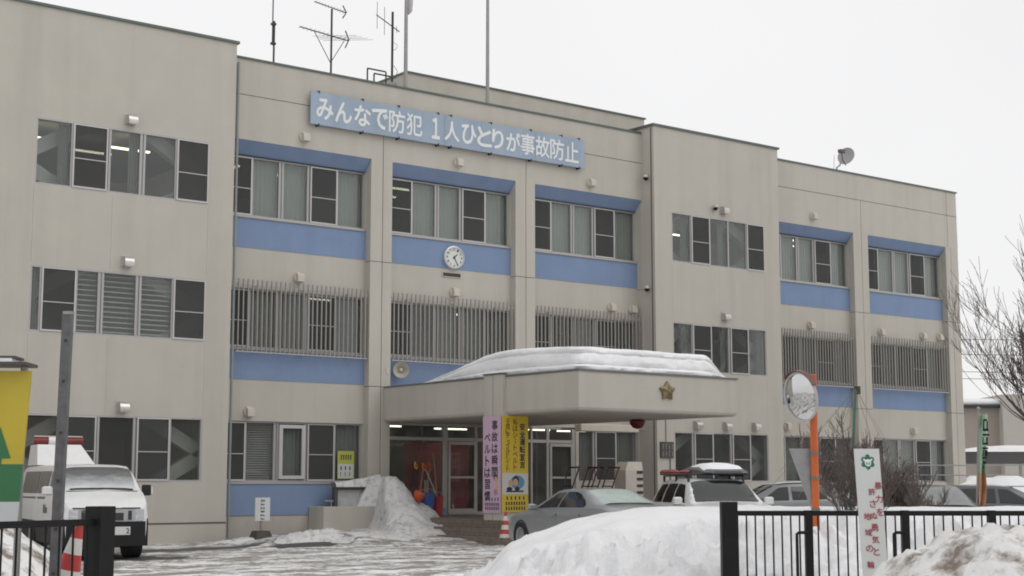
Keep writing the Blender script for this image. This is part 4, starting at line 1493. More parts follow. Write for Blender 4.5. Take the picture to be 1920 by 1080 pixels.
def bucket(x, y, r0, r1, h, m, label, name='bucket', z=0.571):
    t = thing(name, label, name.replace('_', ' '), (x, y, z))
    obj('body', MB().lathe((x, y, z), (0, 0, 1), [(r0, 0.0), (r1, h), (r1 + 0.015, h), (r1 + 0.015, h + 0.015), (r1 - 0.015, h + 0.015), (r0 - 0.01, 0.03)], 20), m, t, smooth=True)
    pts = [(x + r1 * math.cos(a), y, z + h + 0.02 + 0.12 * math.sin(a)) for a in [math.pi * i / 10 for i in range(11)]]
    obj('handle', MB().tube(pts, 0.008, 5), STEEL, t)
bucket(23.40, 34.0, 0.17, 0.225, 0.62, mat('blue_plastic', (0.045, 0.10, 0.33), 0.45, var=0.08, vscale=5), 'tall blue plastic bucket behind the snow heap at the entrance')
bucket(23.82, 34.1, 0.15, 0.17, 0.52, mat('red_plastic', (0.33, 0.03, 0.03), 0.5, var=0.08, vscale=5), 'red plastic container standing right of the blue bucket')
t = thing('orange_scoop', 'orange plastic scoop stuck upright in the snow heap', 'scoop', (22.86, 33.75, 0.9))
mb = MB()
mb.lathe((22.86, 33.75, 0.98), (0.35, -0.35, 0.87), [(0.03, -0.02), (0.11, 0.05), (0.16, 0.20), (0.155, 0.28), (0.13, 0.20), (0.02, 0.06)], 14)
obj('bowl', mb, mat('orange_plastic', (0.55, 0.10, 0.035), 0.45, var=0.1, vscale=6), t, smooth=True)
obj('handle', MB().tube([(22.86, 33.75, 0.98), (23.0, 33.72, 0.75)], 0.03, 7), RG, t)

# snow scoops with U handles, standing behind the silver sedan
def snow_scoop(x, y, m, label, flip=1):
    t = thing('snow_scoop', label, 'snow scoop', (x, y, 0.57), group='snow scoops in a row on the porch')
    hb = MB()
    for s_ in (0, 0.42):
        hb.tube([(x, y + s_, 0.95), (x + 0.06, y + s_, 1.25), (x + 0.36, y + s_, 1.90)], 0.022, 6)
    hb.tube([(x + 0.36, y - 0.02, 1.90), (x + 0.36, y + 0.44, 1.90)], 0.026, 6)
    hb.tube([(x + 0.12, y, 1.38), (x + 0.12, y + 0.42, 1.38)], 0.018, 6)
    obj('handle', hb, m, t, smooth=True)
    bl = MB()
    bl.loft([[(x - 0.04, y - 0.06, 0.58), (x + 0.02, y - 0.06, 1.02), (x + 0.02, y + 0.48, 1.02), (x - 0.04, y + 0.48, 0.58)],
             [(x + 0.30, y - 0.06, 0.62), (x + 0.05, y - 0.06, 1.02), (x + 0.05, y + 0.48, 1.02), (x + 0.30, y + 0.48, 0.62)]], True, True)
    obj('tray', bl, mat('tray_red', (0.22, 0.03, 0.03), 0.5, var=0.1, vscale=5), t)
BRN = mat('handle_brown', (0.10, 0.025, 0.022), 0.5)
GRH = mat('handle_grey', (0.07, 0.075, 0.08), 0.5)
snow_scoop(26.75, 32.0, GRH, 'grey handled snow scoop at the left end of the row, by the door frame')
snow_scoop(27.45, 32.0, BRN, 'dark red handled snow scoop, second from the left in the row')
snow_scoop(27.75, 32.1, DARK, 'black handled snow scoop between two dark red ones')
snow_scoop(28.12, 31.9, BRN, 'dark red handled snow scoop at the right end, nearest the cream cabinet')

# ------------------------------------------------------------------ roof equipment
def yagi(mb, p, d, n, l0, l1, r=0.008, axis=None):
    p, d = Vector(p), Vector(d)
    ax = Vector(axis)
    L_ = d.length
    for i in range(n):
        c = p + d * (i / (n - 1))
        ll = l0 + (l1 - l0) * i / (n - 1)
        mb.tube([c - ax * ll, c + ax * ll], r, 4)
WH = thing('whip_antenna', 'thin vertical whip antenna on the parapet beside the left wing', 'antenna', (19.83, 36.5, 12.2))
obj('mast', MB().tube([(19.83, 36.5, 12.2), (19.83, 36.5, 14.3)], 0.028, 6), DARK, WH)
obj('whip', MB().tube([(19.78, 36.5, 13.6), (19.78, 36.5, 17.5)], 0.018, 6), DARK, WH)
obj('clamp', MB().box(19.74, 19.87, 36.45, 36.55, 13.62, 13.68).box(19.74, 19.87, 36.45, 36.55, 14.18, 14.24), DARK, WH)
TV = thing('television_antenna', 'tall mast with two slanting television antennas on the roof', 'antenna', (21.98, 37.0, 12.2))
obj('mast', MB().tube([(21.98, 37, 12.2), (21.98, 37, 15.2)], 0.03, 6), DARK, TV)
mb = MB()
mb.tube([(20.92, 37.0, 14.47), (22.55, 37.0, 14.35)], 0.018, 5)
mb.tube([(21.4, 37.0, 15.31), (22.45, 37.0, 15.18)], 0.016, 5)
mb.tube([(21.98, 37, 13.55), (21.4, 37.0, 14.43)], 0.012, 5)
mb.tube([(21.98, 37, 13.62), (22.4, 37.0, 14.30)], 0.012, 5)
obj('boom', mb, DARK, TV)
mb = MB()
yagi(mb, (20.95, 37.0, 14.47), (1.55, 0, -0.11), 12, 0.12, 0.22, 0.007, (0.0, 1.0, 0.0))
yagi(mb, (22.1, 37.0, 14.42), (0.45, 0, -0.05), 4, 0.65, 0.75, 0.006, (0.95, -0.3, 0.12))
yagi(mb, (21.42, 37.0, 15.31), (1.0, 0, -0.12), 11, 0.09, 0.14, 0.007, (0.0, 1.0, 0.0))
obj('element', mb, STEEL, TV)
mb = MB()
for cx, cz, s_ in ((22.52, 14.38, 0.26), (22.42, 15.19, 0.19)):
    mb.tube([(cx - 0.07, 37.0, cz + s_), (cx + 0.05, 37.0, cz), (cx - 0.07, 37.0, cz - s_)], 0.02, 5)
obj('reflector', mb, DARK, TV)
A2 = thing('radio_antenna', 'black mast with a short vertical element antenna near the flagpole', 'antenna', (23.25, 35.75, 12.2))
obj('mast', MB().tube([(23.28, 35.75, 12.3), (23.28, 35.75, 15.05)], 0.036, 7), DARK, A2)
mb = MB()
mb.tube([(22.72, 35.75, 14.86), (23.52, 35.75, 14.50)], 0.016, 5)
for x, z, l_ in ((22.75, 14.85, 0.40), (23.0, 14.73, 0.42), (23.42, 14.55, 0.1)):
    mb.tube([(x, 35.75, z - l_), (x, 35.75, z + l_)], 0.009, 4)
obj('element', mb, DARK, A2)
mb = MB()
mb.tube([(23.28, 35.75, 13.05), (23.40, 35.73, 13.1), (23.44, 35.72, 13.3), (23.34, 35.74, 13.45), (23.3, 35.75, 13.4)], 0.009, 4)
mb.tube([(23.28, 35.75, 13.9), (23.40, 35.73, 13.95), (23.43, 35.72, 14.08), (23.3, 35.75, 14.16)], 0.007, 4)
obj('cable', mb, DARK, A2)
obj('foot', MB().box(23.18, 23.38, 35.65, 35.85, 12.85, 12.93).box(23.22, 23.34, 35.69, 35.81, 12.2, 12.849), STEEL, A2)
def hoop(x, y, label):
    t = thing('roof_ladder_rail', label, 'handrail', (x, y, 12.2), group='roof ladder handrails')
    obj('rail', MB().tube([(x, y, 12.2), (x, y, 13.42), (x, y, 13.44), (x + 0.62, y, 13.44), (x + 0.64, y, 13.42), (x + 0.64, y, 13.0)], 0.024, 6), DARK, t)
hoop(22.85, 36.4, 'black hooped roof ladder handrail, left one of the pair')
hoop(23.3, 36.75, 'black hooped roof ladder handrail nearer the penthouse corner')
def flagpole(x, y, label, flag):
    t = thing('flagpole', label, 'flagpole', (x, y, 12.2))
    obj('pole', MB().tube([(x, y, 12.2), (x, y, 18.3)], [0.062, 0.042], 10), STEEL, t, smooth=True)
    if flag:
        fl = MB()
        n = 12
        pr = []
        for i in range(n + 1):
            u = i / n
            pr.append([(x + 0.05 + 0.55 * u * (0.35 + 0.65 * v / 6), y + 0.10 * math.sin(u * 9 + v * 0.7), 16.6 - 1.66 * (1 - v / 6) + 0.75 * (1 - v / 6) * u ** 1.6 - 0.3 * u) for v in range(7)])
        fl.loft(pr, False)
        f_ = obj('flag', fl, mat('flag_cloth', (0.62, 0.60, 0.60), 0.9, var=0.05, vscale=3), t, smooth=True)
flagpole(23.53, 35.42, 'grey flagpole with a limp white flag above the penthouse corner', True)
flagpole(26.48, 35.42, 'bare grey flagpole standing above the middle of the slogan board', False)
DS = thing('satellite_dish', 'small grey satellite dish on the roof edge of the right section', 'satellite dish', (43.5, 36.2, 12.2))
obj('mast', MB().tube([(43.2, 36.2, 12.2), (43.28, 36.2, 13.1), (43.45, 36.2, 13.2), (43.6, 36.2, 13.5)], 0.035, 6), STEEL, DS)
obj('dish', MB().lathe((43.85, 36.2, 13.60), (-0.95, -0.28, 0.22), [(0.05, -0.06), (0.17, -0.045), (0.28, 0.0), (0.34, 0.045), (0.325, 0.05), (0.25, 0.01), (0.1, -0.03)], 24), mat('dish_grey', (0.36, 0.36, 0.37), 0.5), DS, smooth=True)
obj('feed_arm', MB().tube([(43.8, 36.2, 13.25), (43.5, 36.1, 13.4), (43.32, 36.0, 13.70)], 0.02, 5).box(43.18, 43.42, 35.9, 36.05, 13.62, 13.74), mat('feed_brown', (0.12, 0.09, 0.085), 0.6), DS)
obj('stay', MB().tube([(43.05, 36.2, 12.5), (43.16, 36.2, 13.55)], 0.012, 4), STEEL, DS)

# ------------------------------------------------------------------ vehicles (local frame: +x = nose at 0 going back, y = left)
def smooth_tab(st, n):
    """Catmull-Rom resampling of station rows"""
    out = []
    for i in range(len(st) - 1):
        p0, p1, p2, p3 = st[max(0, i - 1)], st[i], st[i + 1], st[min(len(st) - 1, i + 2)]
        for k in range(n):
            t = k / n
            row = []
            for a, b_, c_, d in zip(p0, p1, p2, p3):
                m1, m2 = (c_ - a) * 0.35, (d - b_) * 0.35
                row.append((2 * t ** 3 - 3 * t ** 2 + 1) * b_ + (t ** 3 - 2 * t ** 2 + t) * m1 + (-2 * t ** 3 + 3 * t ** 2) * c_ + (t ** 3 - t ** 2) * m2)
            out.append(row)
    out.append(list(st[-1]))
    return out

class Car:
    """stations: x, z_bottom, z_belt, z_top, half width at belt, half width at roof edge"""
    def __init__(s, name, label, cat, nose, heading, st, paint, z=0.0, group=None, lower=None):
        a = R(heading)
        s.t = thing(name, label, cat, (nose[0], nose[1], z), a, group=group, world=False)
        s.st = smooth_tab(st, 3)
        s.paint = paint
        mb = MB()
        rings = [s.ring(r) for r in s.st]
        mb.loft([[(-p[0], p[1], p[2]) for p in r] for r in rings], False)
        mb.face([i for i in range(len(rings[0]))])
        off = (len(rings) - 1) * len(rings[0])
        mb.face([off + i for i in range(len(rings[0]))])
        k = len(rings[0])
        for i in range(len(rings) - 1):
            mb.face((i * k, i * k + k - 1, (i + 1) * k + k - 1, (i + 1) * k))
        pm = paint
        if lower is not None:
            zf = [sum(mb.v[i][2] for i in f) / len(f) for f in mb.f]
            mb.m = [1 if z_ < lower else 0 for z_ in zf]
            pm = [paint, PBLACK]
        s.body = obj('body', mb, pm, s.t, smooth=True, world_coords=False)
    def ring(s, r):
        x, zb, zl, zt, wb, wt = r
        half = [(wb * 0.86, zb), (wb * 0.97, zb + 0.05), (wb * 1.0, zb + (zl - zb) * 0.45), (wb * 1.0, zb + (zl - zb) * 0.72), (wb * 0.965, zl - 0.02), (wb * 0.945, zl)]
        g_ = max(zt - zl, 0.012)
        half += [(wb * 0.945 + (wt - wb * 0.945) * 0.5, zl + g_ * 0.5), (wt, zl + g_ * 0.86), (wt * 0.93, zl + g_ * 0.96), (wt * 0.7, zt), (0.001, zt + 0.015)]
        return [(x, y, z) for y, z in half] + [(x, -y, z) for y, z in half[::-1][1:]]
    def at(s, x):
        for a, b_ in zip(s.st[:-1], s.st[1:]):
            if x <= b_[0]:
                t = 0 if b_[0] == a[0] else (x - a[0]) / (b_[0] - a[0])
                return [p + (q - p) * max(0, t) for p, q in zip(a, b_)]
        return s.st[-1]
    def side_pt(s, x, t, sg, off):
        _, zb, zl, zt, wb, wt = s.at(x)
        y = wb * 0.945 + (wt - wb * 0.945) * t
        q = t if t <= 0.5 else 0.5 + (t - 0.5) * 0.72
        return (-x, sg * (y + off), zl + (zt - zl) * q + off * 0.3)
    def side_window(s, poly, sg, name='side_window', m=CGLASS):
        """poly: list of (x_low, x_high) rows from belt to roof: [(t, xa, xb)]"""
        mb = MB()
        n = 14
        rows = []
        dense = []
        for (p, q) in zip(poly[:-1], poly[1:]):
            for k in range(4):
                f = k / 4
                dense.append([a + (b_ - a) * f for a, b_ in zip(p, q)])
        dense.append(list(poly[-1]))
        for t, xa, xb in dense:
            rows.append([s.side_pt(xa + (xb - xa) * i / n, t, sg, 0.011) for i in range(n + 1)])
        mb.loft(rows, False)
        return obj(name, mb, m, s.t, smooth=True, world_coords=False)
    def top_pane(s, xa, xb, f0, f1, name, m=CGLASS, off=0.014):
        """windscreen between station x values, half width factors f0 (at xa) and f1 (at xb)"""
        mb = MB()
        rows = []
        for i in range(7):
            x = xa + (xb - xa) * i / 6
            _, zb, zl, zt, wb, wt = s.at(x)
            f = f0 + (f1 - f0) * i / 6
            row = []
            for j in range(13):
                q = -1 + 2 * j / 12
                z = zt + 0.015 * (1 - q * q) - 0.04 * max(0, abs(q) * f - 0.7) / 0.3
                row.append((-x - 0.008 * (1 if xa < xb and name == 'windscreen' else -1) * -1, q * f * wt, z + off))
            rows.append(row)
        mb.loft(rows, False)
        return obj(name, mb, m, s.t, smooth=True, world_coords=False)
    def wheels(s, xf, xr, r, zc=None):
        zc = r if zc is None else zc
        for x in (xf, xr):
            for sg in (-1, 1):
                w = s.at(x)[4]
                yo = sg * (w + 0.004)
                obj('wheel_arch', MB().lathe((-x, yo * 1.0, zc), (0, sg, 0), [(r * 1.14, -0.30), (r * 1.14, 0.004), (r * 1.02, 0.006), (r * 1.0, -0.05)], 24), DARK, s.t, world_coords=False)
                wh = obj('wheel', MB().lathe((-x, yo, zc), (0, sg, 0), [(r * 0.5, -0.2), (r * 0.95, -0.2), (r, -0.17), (r, -0.02), (r * 0.95, 0.012), (r * 0.66, 0.014), (r * 0.62, -0.01)], 24), RUBBER, s.t, smooth=True, world_coords=False)
                rm = MB().lathe((-x, yo, zc), (0, sg, 0), [(r * 0.64, -0.02), (r * 0.63, 0.016), (r * 0.56, 0.002), (r * 0.2, 0.01), (r * 0.14, 0.022), (0.01, 0.022)], 20)
                for k in range(7):
                    a = 2 * math.pi * k / 7
                    c = Vector((-x + r * 0.38 * math.cos(a), yo + sg * 0.012, zc + r * 0.38 * math.sin(a)))
                    d = Vector((math.cos(a), 0, math.sin(a))) * r * 0.2
                    e = Vector((-math.sin(a), 0, math.cos(a))) * r * 0.05
                    rm.poly([c - d - e, c + d - e * 1.6, c + d + e * 1.6, c - d + e])
                obj('rim', rm, HUB, wh, smooth=True, world_coords=False)
    def mirror(s, x, z, y, m, w=0.11, h=0.09):
        for sg in (-1, 1):
            mb = MB().cbox(-x - 0.05, -x + 0.06, sg * y - w / 1, sg * y + w / 1, z - h, z + h, 0.03)
            mb.box(-x - 0.02, -x + 0.02, min(sg * (y - w), sg * (y - w - 0.12)), max(sg * (y - w), sg * (y - w - 0.12)), z - h * 0.9, z - h * 0.4)
            obj('mirror', mb, m, s.t, smooth=True, world_coords=False)
    def part(s, name, mb, m, smooth=False):
        return obj(name, mb, m, s.t, smooth=smooth, world_coords=False)

def rime_glass():
    m = mat('rime_windscreen', (0.06, 0.064, 0.064), 0.12)
    nt = m.node_tree
    b = nt.nodes['Principled BSDF']
    tc = nt.nodes.new('ShaderNodeTexCoord')
    sp = nt.nodes.new('ShaderNodeSeparateXYZ')
    nt.links.new(tc.outputs['Generated'], sp.inputs[0])
    no = nt.nodes.new('ShaderNodeTexNoise')
    no.inputs['Scale'].default_value = 5
    no.inputs['Detail'].default_value = 6
    nt.links.new(tc.outputs['Generated'], no.inputs['Vector'])
    ad = nt.nodes.new('ShaderNodeMath')
    ad.operation = 'MULTIPLY_ADD'
    ad.inputs[1].default_value = 0.5
    nt.links.new(no.outputs['Fac'], ad.inputs[0])
    nt.links.new(sp.outputs['Z'], ad.inputs[2])
    mr = nt.nodes.new('ShaderNodeMapRange')
    mr.inputs[1].default_value = 0.95
    mr.inputs[2].default_value = 0.25
    nt.links.new(ad.outputs[0], mr.inputs[0])
    mx = nt.nodes.new('ShaderNodeMixRGB')
    mx.inputs[1].default_value = (0.10, 0.105, 0.105, 1)
    mx.inputs[2].default_value = (0.62, 0.63, 0.64, 1)
    nt.links.new(mr.outputs[0], mx.inputs[0])
    nt.links.new(mx.outputs[0], b.inputs['Base Color'])
    r2 = nt.nodes.new('ShaderNodeMapRange')
    r2.inputs[3].default_value = 0.12
    r2.inputs[4].default_value = 0.6
    nt.links.new(mr.outputs[0], r2.inputs[0])
    nt.links.new(r2.outputs[0], b.inputs['Roughness'])
    return m
DRED = mat('beacon_red', (0.19, 0.022, 0.024), 0.3, var=0.2, vscale=9)
HUB = mat('wheel_alloy', (0.35, 0.35, 0.36), 0.35, 0.7)
def paint(name, c, metal, rough=0.28):
    m = mat(name, c, rough, metal, var=0.06, vscale=3.0)
    m.node_tree.nodes['Principled BSDF'].inputs['Coat Weight'].default_value = 0.35
    m.node_tree.nodes['Principled BSDF'].inputs['Coat Roughness'].default_value = 0.12
    return m
SILVER = paint('silver_paint', (0.29, 0.30, 0.315), 0.45)
WHITE = paint('white_car_paint', (0.68, 0.68, 0.68), 0.0)
GREYC = paint('grey_car_paint', (0.10, 0.105, 0.11), 0.4)
PBLACK = mat('patrol_black', (0.010, 0.010, 0.011), 0.45, spec=0.3)
DKC = paint('dark_car_paint', (0.05, 0.052, 0.056), 0.3)
LAMPG = mat('lamp_glass', (0.55, 0.56, 0.57), 0.12, 0.3, var=0.25, vscale=25)
TAIL = mat('tail_lamp', (0.22, 0.012, 0.015), 0.2)
SKYPANE = mat('frosted_glass', (0.33, 0.40, 0.37), 0.22, var=0.12, vscale=6)  # pale sky reflection put into the glass colour
PLATE = mat('licence_white', (0.62, 0.63, 0.62), 0.5)

# silver sedan, nose to the building
sed = Car('parked_sedan', 'silver four door sedan parked nose in beside the entrance steps', 'car', (21.05, 26.29), 79.2, [
    (0.00, 0.28, 0.50, 0.52, 0.52, 0.44), (0.05, 0.18, 0.58, 0.60, 0.72, 0.60), (0.25, 0.16, 0.66, 0.69, 0.82, 0.72), (0.75, 0.16, 0.76, 0.80, 0.875, 0.76), (1.25, 0.16, 0.835, 0.885, 0.885, 0.74),
    (1.55, 0.16, 0.86, 1.01, 0.885, 0.69), (2.05, 0.16, 0.875, 1.245, 0.885, 0.60), (2.60, 0.16, 0.885, 1.285, 0.885, 0.585), (3.10, 0.16, 0.895, 1.26, 0.885, 0.575), (3.45, 0.16, 0.905, 1.15, 0.88, 0.60), (3.95, 0.16, 0.91, 0.965, 0.875, 0.70),
    (4.30, 0.17, 0.89, 0.945, 0.86, 0.70), (4.62, 0.20, 0.82, 0.87, 0.80, 0.64), (4.72, 0.28, 0.70, 0.73, 0.72, 0.56), (4.75, 0.32, 0.6, 0.62, 0.62, 0.5)], SILVER, 0.08)
for sg in (-1, 1):
    sed.side_window([(0.06, 1.50, 2.42), (0.35, 1.70, 2.43), (0.7, 1.95, 2.44), (0.93, 2.16, 2.45)], sg)
    sed.side_window([(0.06, 2.50, 3.50), (0.30, 2.51, 3.52), (0.6, 2.52, 3.36), (0.85, 2.53, 3.08), (0.95, 2.53, 2.9)], sg)
    obj('tail_lamp', MB().cbox(-4.72, -4.42, sg * 0.70 - 0.12, sg * 0.70 + 0.12, 0.62, 0.84, 0.04), TAIL, sed.t, world_coords=False)
    for x in (2.28, 3.18):
        y = sg * sed.at(x)[4]
        sed.part('door_handle', MB().cbox(-x - 0.08, -x + 0.08, y - 0.012, y + 0.018, 0.705, 0.735, 0.008), SILVER)
    for x in (2.46, 3.42):
        y0_ = sg * (sed.at(x)[4] + 0.0015)
        sed.part('door_gap', MB().box(-x - 0.003, -x + 0.003, min(y0_, y0_ - sg * 0.03), max(y0_, y0_ - sg * 0.03), 0.30, 0.78), DARK)
sed.top_pane(1.32, 2.0, 0.93, 0.92, 'windscreen')
sed.top_pane(3.16, 3.90, 0.90, 0.94, 'rear_window', SKYPANE, 0.012)
rim_ = MB()
sed.wheels(0.92, 3.62, 0.30, 0.28)
sed.mirror(1.62, 0.90, 0.98, SILVER, 0.10, 0.065)
sed.part('headlight', MB().cbox(-0.42, -0.10, 0.52, 0.80, 0.52, 0.66, 0.04), LAMPG)
sed.part('headlight', MB().cbox(-0.42, -0.10, -0.80, -0.52, 0.52, 0.66, 0.04), LAMPG)
sed.part('licence_plate', MB().box(-4.772, -4.752, -0.17, 0.17, 0.42, 0.58), PLATE)

# white patrol SUV, nose to the road
suv = Car('patrol_suv', 'white patrol SUV with roof rack, roof box and red beacon lights', 'car', (22.72, 21.47), -117.2, [
    (0.00, 0.32, 0.66, 0.70, 0.70, 0.60), (0.06, 0.22, 0.72, 0.78, 0.84, 0.72), (0.30, 0.20, 0.84, 0.90, 0.90, 0.78), (1.00, 0.20, 0.92, 0.985, 0.92, 0.80), (1.40, 0.20, 0.96, 1.03, 0.92, 0.80),
    (1.70, 0.20, 0.97, 1.22, 0.92, 0.74), (2.10, 0.20, 0.98, 1.475, 0.92, 0.66), (2.60, 0.20, 0.98, 1.535, 0.92, 0.655), (3.60, 0.20, 0.98, 1.53, 0.92, 0.65), (4.20, 0.22, 0.98, 1.48, 0.90, 0.64), (4.50, 0.25, 0.96, 1.15, 0.88, 0.70), (4.60, 0.30, 0.90, 0.95, 0.84, 0.70)], WHITE, 0.03, lower=0.60)
for sg in (-1, 1):
    suv.side_window([(0.08, 1.68, 2.62), (0.4, 1.90, 2.63), (0.92, 2.22, 2.64)], sg)
    suv.side_window([(0.08, 2.72, 3.42), (0.92, 2.73, 3.40)], sg)
    suv.side_window([(0.08, 3.52, 4.2), (0.92, 3.50, 4.02)], sg)
suv.top_pane(1.44, 2.10, 0.93, 0.93, 'windscreen', CGLASS, 0.014)
suv.wheels(0.95, 3.6, 0.33)
suv.mirror(1.72, 1.06, 1.02, WHITE, 0.10, 0.09)
for y in (-0.72, 0.72):
    suv.part('headlight', MB().cbox(-0.30, -0.05, y - 0.16, y + 0.16, 0.66, 0.82, 0.03), LAMPG)
suv.part('grille', MB().box(-0.06, -0.01, -0.42, 0.42, 0.55, 0.74), DARK)
wp = MB()
wp.tube([(-1.46, 0.1, 1.075), (-1.62, 0.62, 1.18)], 0.010, 4)
wp.tube([(-1.46, -0.55, 1.06), (-1.60, 0.02, 1.18)], 0.010, 4)
suv.part('wiper', wp, DARK)
rk = MB()
for y in (-0.62, 0.62):
    rk.tube([(-2.15, y, 1.60), (-4.1, y, 1.60)], 0.018, 6)
    for x in (2.2, 3.1, 4.05):
        rk.box(-x - 0.03, -x + 0.03, y - 0.02, y + 0.02, 1.47, 1.60)
for x in (2.3, 3.0, 3.7):
    rk.tube([(-x, -0.82, 1.635), (-x, 0.82, 1.635)], 0.018, 6)
suv.part('roof_rack', rk, DARK)
bxm = MB()
rows = []
for x, hw, zt in ((2.10, 0.36, 1.70), (2.25, 0.50, 1.74), (2.8, 0.54, 1.80), (3.6, 0.54, 1.80), (3.85, 0.50, 1.75), (3.9, 0.40, 1.70)):
    rows.append([(-x, 0.25 - hw, 1.655), (-x, 0.25 + hw, 1.655), (-x, 0.25 + hw, zt - 0.06), (-x, 0.25 + hw * 0.8, zt), (-x, 0.25 - hw * 0.8, zt), (-x, 0.25 - hw, zt - 0.06)])
bxm.loft(rows, True, True)
suv.part('roof_box', bxm, mat('box_grey', (0.10, 0.105, 0.11), 0.5), True)
sn = MB()
rows = []
for i in range(13):
    x = 2.2 + 1.68 * i / 12
    e = math.sin(math.pi * min(1, max(0, i / 12))) ** 0.4
    row = []
    for j in range(9):
        q = -1 + 2 * j / 8
        row.append((-x, 0.25 + 0.54 * q * (0.8 + 0.2 * e), 1.69 + 0.20 * e * (1 - abs(q) ** 3) ** 0.5 + 0.02 * fbm(x * 3, q * 3, 3.0, 2)))
    rows.append(row)
sn.loft(rows, False)
suv.part('snow_cover', sn, SNOW_R, True)
bl = MB()
for x, y in ((3.2, -0.66), (3.75, -0.66), (3.2, -0.40)):
    bl.lathe((-x, y, 1.655), (0, 0, 1), [(0.15, 0.0), (0.16, 0.03), (0.11, 0.07), (0.05, 0.085), (0.001, 0.088)], 12)
suv.part('beacon', bl, DRED, True)
fr_ = MB()
for i in range(7):
    x = 1.56 + 0.055 * i
    q = suv.at(x)
    zc = q[3] - 0.02
    fr_.lathe((-x, -q[5] * 0.93 - 0.02, zc), (0, -0.4, 1), [(0.001, -0.03), (0.028 + 0.012 * (i % 3), -0.01), (0.022 + 0.01 * (i % 2), 0.03), (0.001, 0.045)], 7)
suv.part('snow_clump', fr_, SNOW_R)

# white patrol van by the left wing
van = Car('patrol_van', 'white patrol van with a red light bar on a raised roof box', 'van', (12.07, 28.62), -100.5, [
    (0.00, 0.24, 0.93, 0.96, 0.79, 0.74), (0.05, 0.20, 1.00, 1.035, 0.83, 0.78), (0.16, 0.20, 1.09, 1.13, 0.845, 0.80), (0.42, 0.20, 1.20, 1.265, 0.85, 0.80),
    (0.60, 0.20, 1.23, 1.36, 0.845, 0.775), (0.95, 0.20, 1.25, 1.66, 0.845, 0.73), (1.15, 0.20, 1.25, 1.765, 0.845, 0.71), (1.40, 0.20, 1.25, 1.82, 0.845, 0.71), (2.6, 0.20, 1.25, 1.84, 0.845, 0.71), (5.1, 0.22, 1.25, 1.83, 0.84, 0.71), (5.36, 0.24, 1.22, 1.70, 0.83, 0.70), (5.4, 0.30, 1.1, 1.2, 0.8, 0.70)], WHITE, 0.02, lower=0.74)
for sg in (-1, 1):
    van.side_window([(-0.10, 0.98, 1.72), (0.12, 1.0, 1.73), (0.5, 1.10, 1.74), (0.86, 1.24, 1.75)], sg)
    van.side_window([(-0.22, 2.05, 2.9), (-0.1, 1.98, 3.0), (0.4, 1.94, 3.0), (0.86, 1.90, 3.0)], sg)
    van.side_window([(-0.22, 3.1, 4.9), (0.86, 3.1, 4.9)], sg)
    y = sg * 0.85
    for k, (x, w) in enumerate(((2.02, 0.025), (1.88, 0.025), (1.72, 0.055))):
        van.part('side_mark', MB().cbox(-x - w, -x + w, min(y, y + sg * 0.006), max(y, y + sg * 0.006), 0.84, 1.02 if k < 2 else 0.96, 0.002), mat('mark_blue', (0.05, 0.06, 0.10), 0.5))
van.top_pane(0.56, 1.12, 0.93, 0.93, 'windscreen', rime_glass(), 0.012)
van.wheels(0.85, 3.4, 0.32)
van.mirror(0.86, 1.30, 1.0, WHITE, 0.10, 0.09)
van.part('mirror_back', MB().cbox(-0.80, -0.74, 0.86, 1.05, 1.20, 1.42, 0.02), RUBBER)
vf = MB()
vf.tube([(-0.50, 0.62, 1.325), (-0.53, 0.1, 1.345), (-0.51, -0.05, 1.345)], 0.016, 5)
vf.tube([(-0.50, 0.0, 1.345), (-0.53, -0.5, 1.34), (-0.52, -0.62, 1.33)], 0.016, 5)
vf.box(-0.56, -0.46, -0.70, 0.70, 1.285, 1.30)
van.part('wiper', vf, DARK)
def front_strip(z0, z1, ya, yb, m, name, off=0.012, n=10):
    mb = MB()
    rows = []
    for k in range(3):
        z = z0 + (z1 - z0) * k / 2
        row = []
        for i in range(n + 1):
            y = ya + (yb - ya) * i / n
            # nose surface: rounded corners, raked upwards
            x = 0.06 * max(0.0, (abs(y) - 0.66) / 0.16) ** 2 + max(0.0, z - 0.95) * 0.5 - off
            row.append((-x, y, z))
        rows.append(row)
    mb.loft(rows, False)
    b2 = [[(p[0] - 0.05, p[1], p[2]) for p in r] for r in rows]
    mb.loft([rows[0], b2[0]], False)
    mb.loft([rows[-1], b2[-1]], False)
    return van.part(name, mb, m)
front_strip(0.945, 0.975, -0.81, 0.81, DARK, 'hood_gap', 0.008)
front_strip(0.70, 0.94, -0.54, 0.54, mat('grille_silver', (0.40, 0.40, 0.41), 0.35, 0.5), 'grille', 0.012)
front_strip(0.72, 0.87, -0.33, 0.33, DARK, 'grille_opening', 0.02)
front_strip(0.22, 0.70, -0.83, 0.83, mat('bumper_black', (0.012, 0.0125, 0.013), 0.55, spec=0.3), 'bumper', 0.045)
for sg in (-1, 1):
    front_strip(0.71, 0.935, sg * 0.56, sg * 0.83, LAMPG, 'headlight', 0.014)
    front_strip(0.73, 0.91, sg * 0.42, sg * 0.49, DARK, 'grille_slot', 0.02)
front_strip(0.87, 0.93, -0.47, -0.33, mat('badge_green', (0.04, 0.13, 0.11), 0.4), 'badge', 0.024)
van.part('licence_plate', MB().box(0.048, 0.06, 0.12, 0.46, 0.44, 0.60), PLATE)
mb = MB()
put_text(mb, '2', (0.0605, 0.38, 0.47), (0, 1, 0), (0, 0, 1), 0.06, 0.10, 0.02, False, 0.003)
van.part('plate_digit', mb, mat('plate_green', (0.02, 0.06, 0.04), 0.5))
rb = MB()
rb.loft([[(-4.0, -0.66, 1.842), (-4.0, 0.60, 1.842), (-5.2, 0.60, 1.842), (-5.2, -0.66, 1.842)], [(-4.3, -0.62, 2.30), (-4.3, 0.32, 2.30), (-5.15, 0.32, 2.30), (-5.15, -0.62, 2.30)]], True, True)
van.part('roof_box', rb, WHITE)
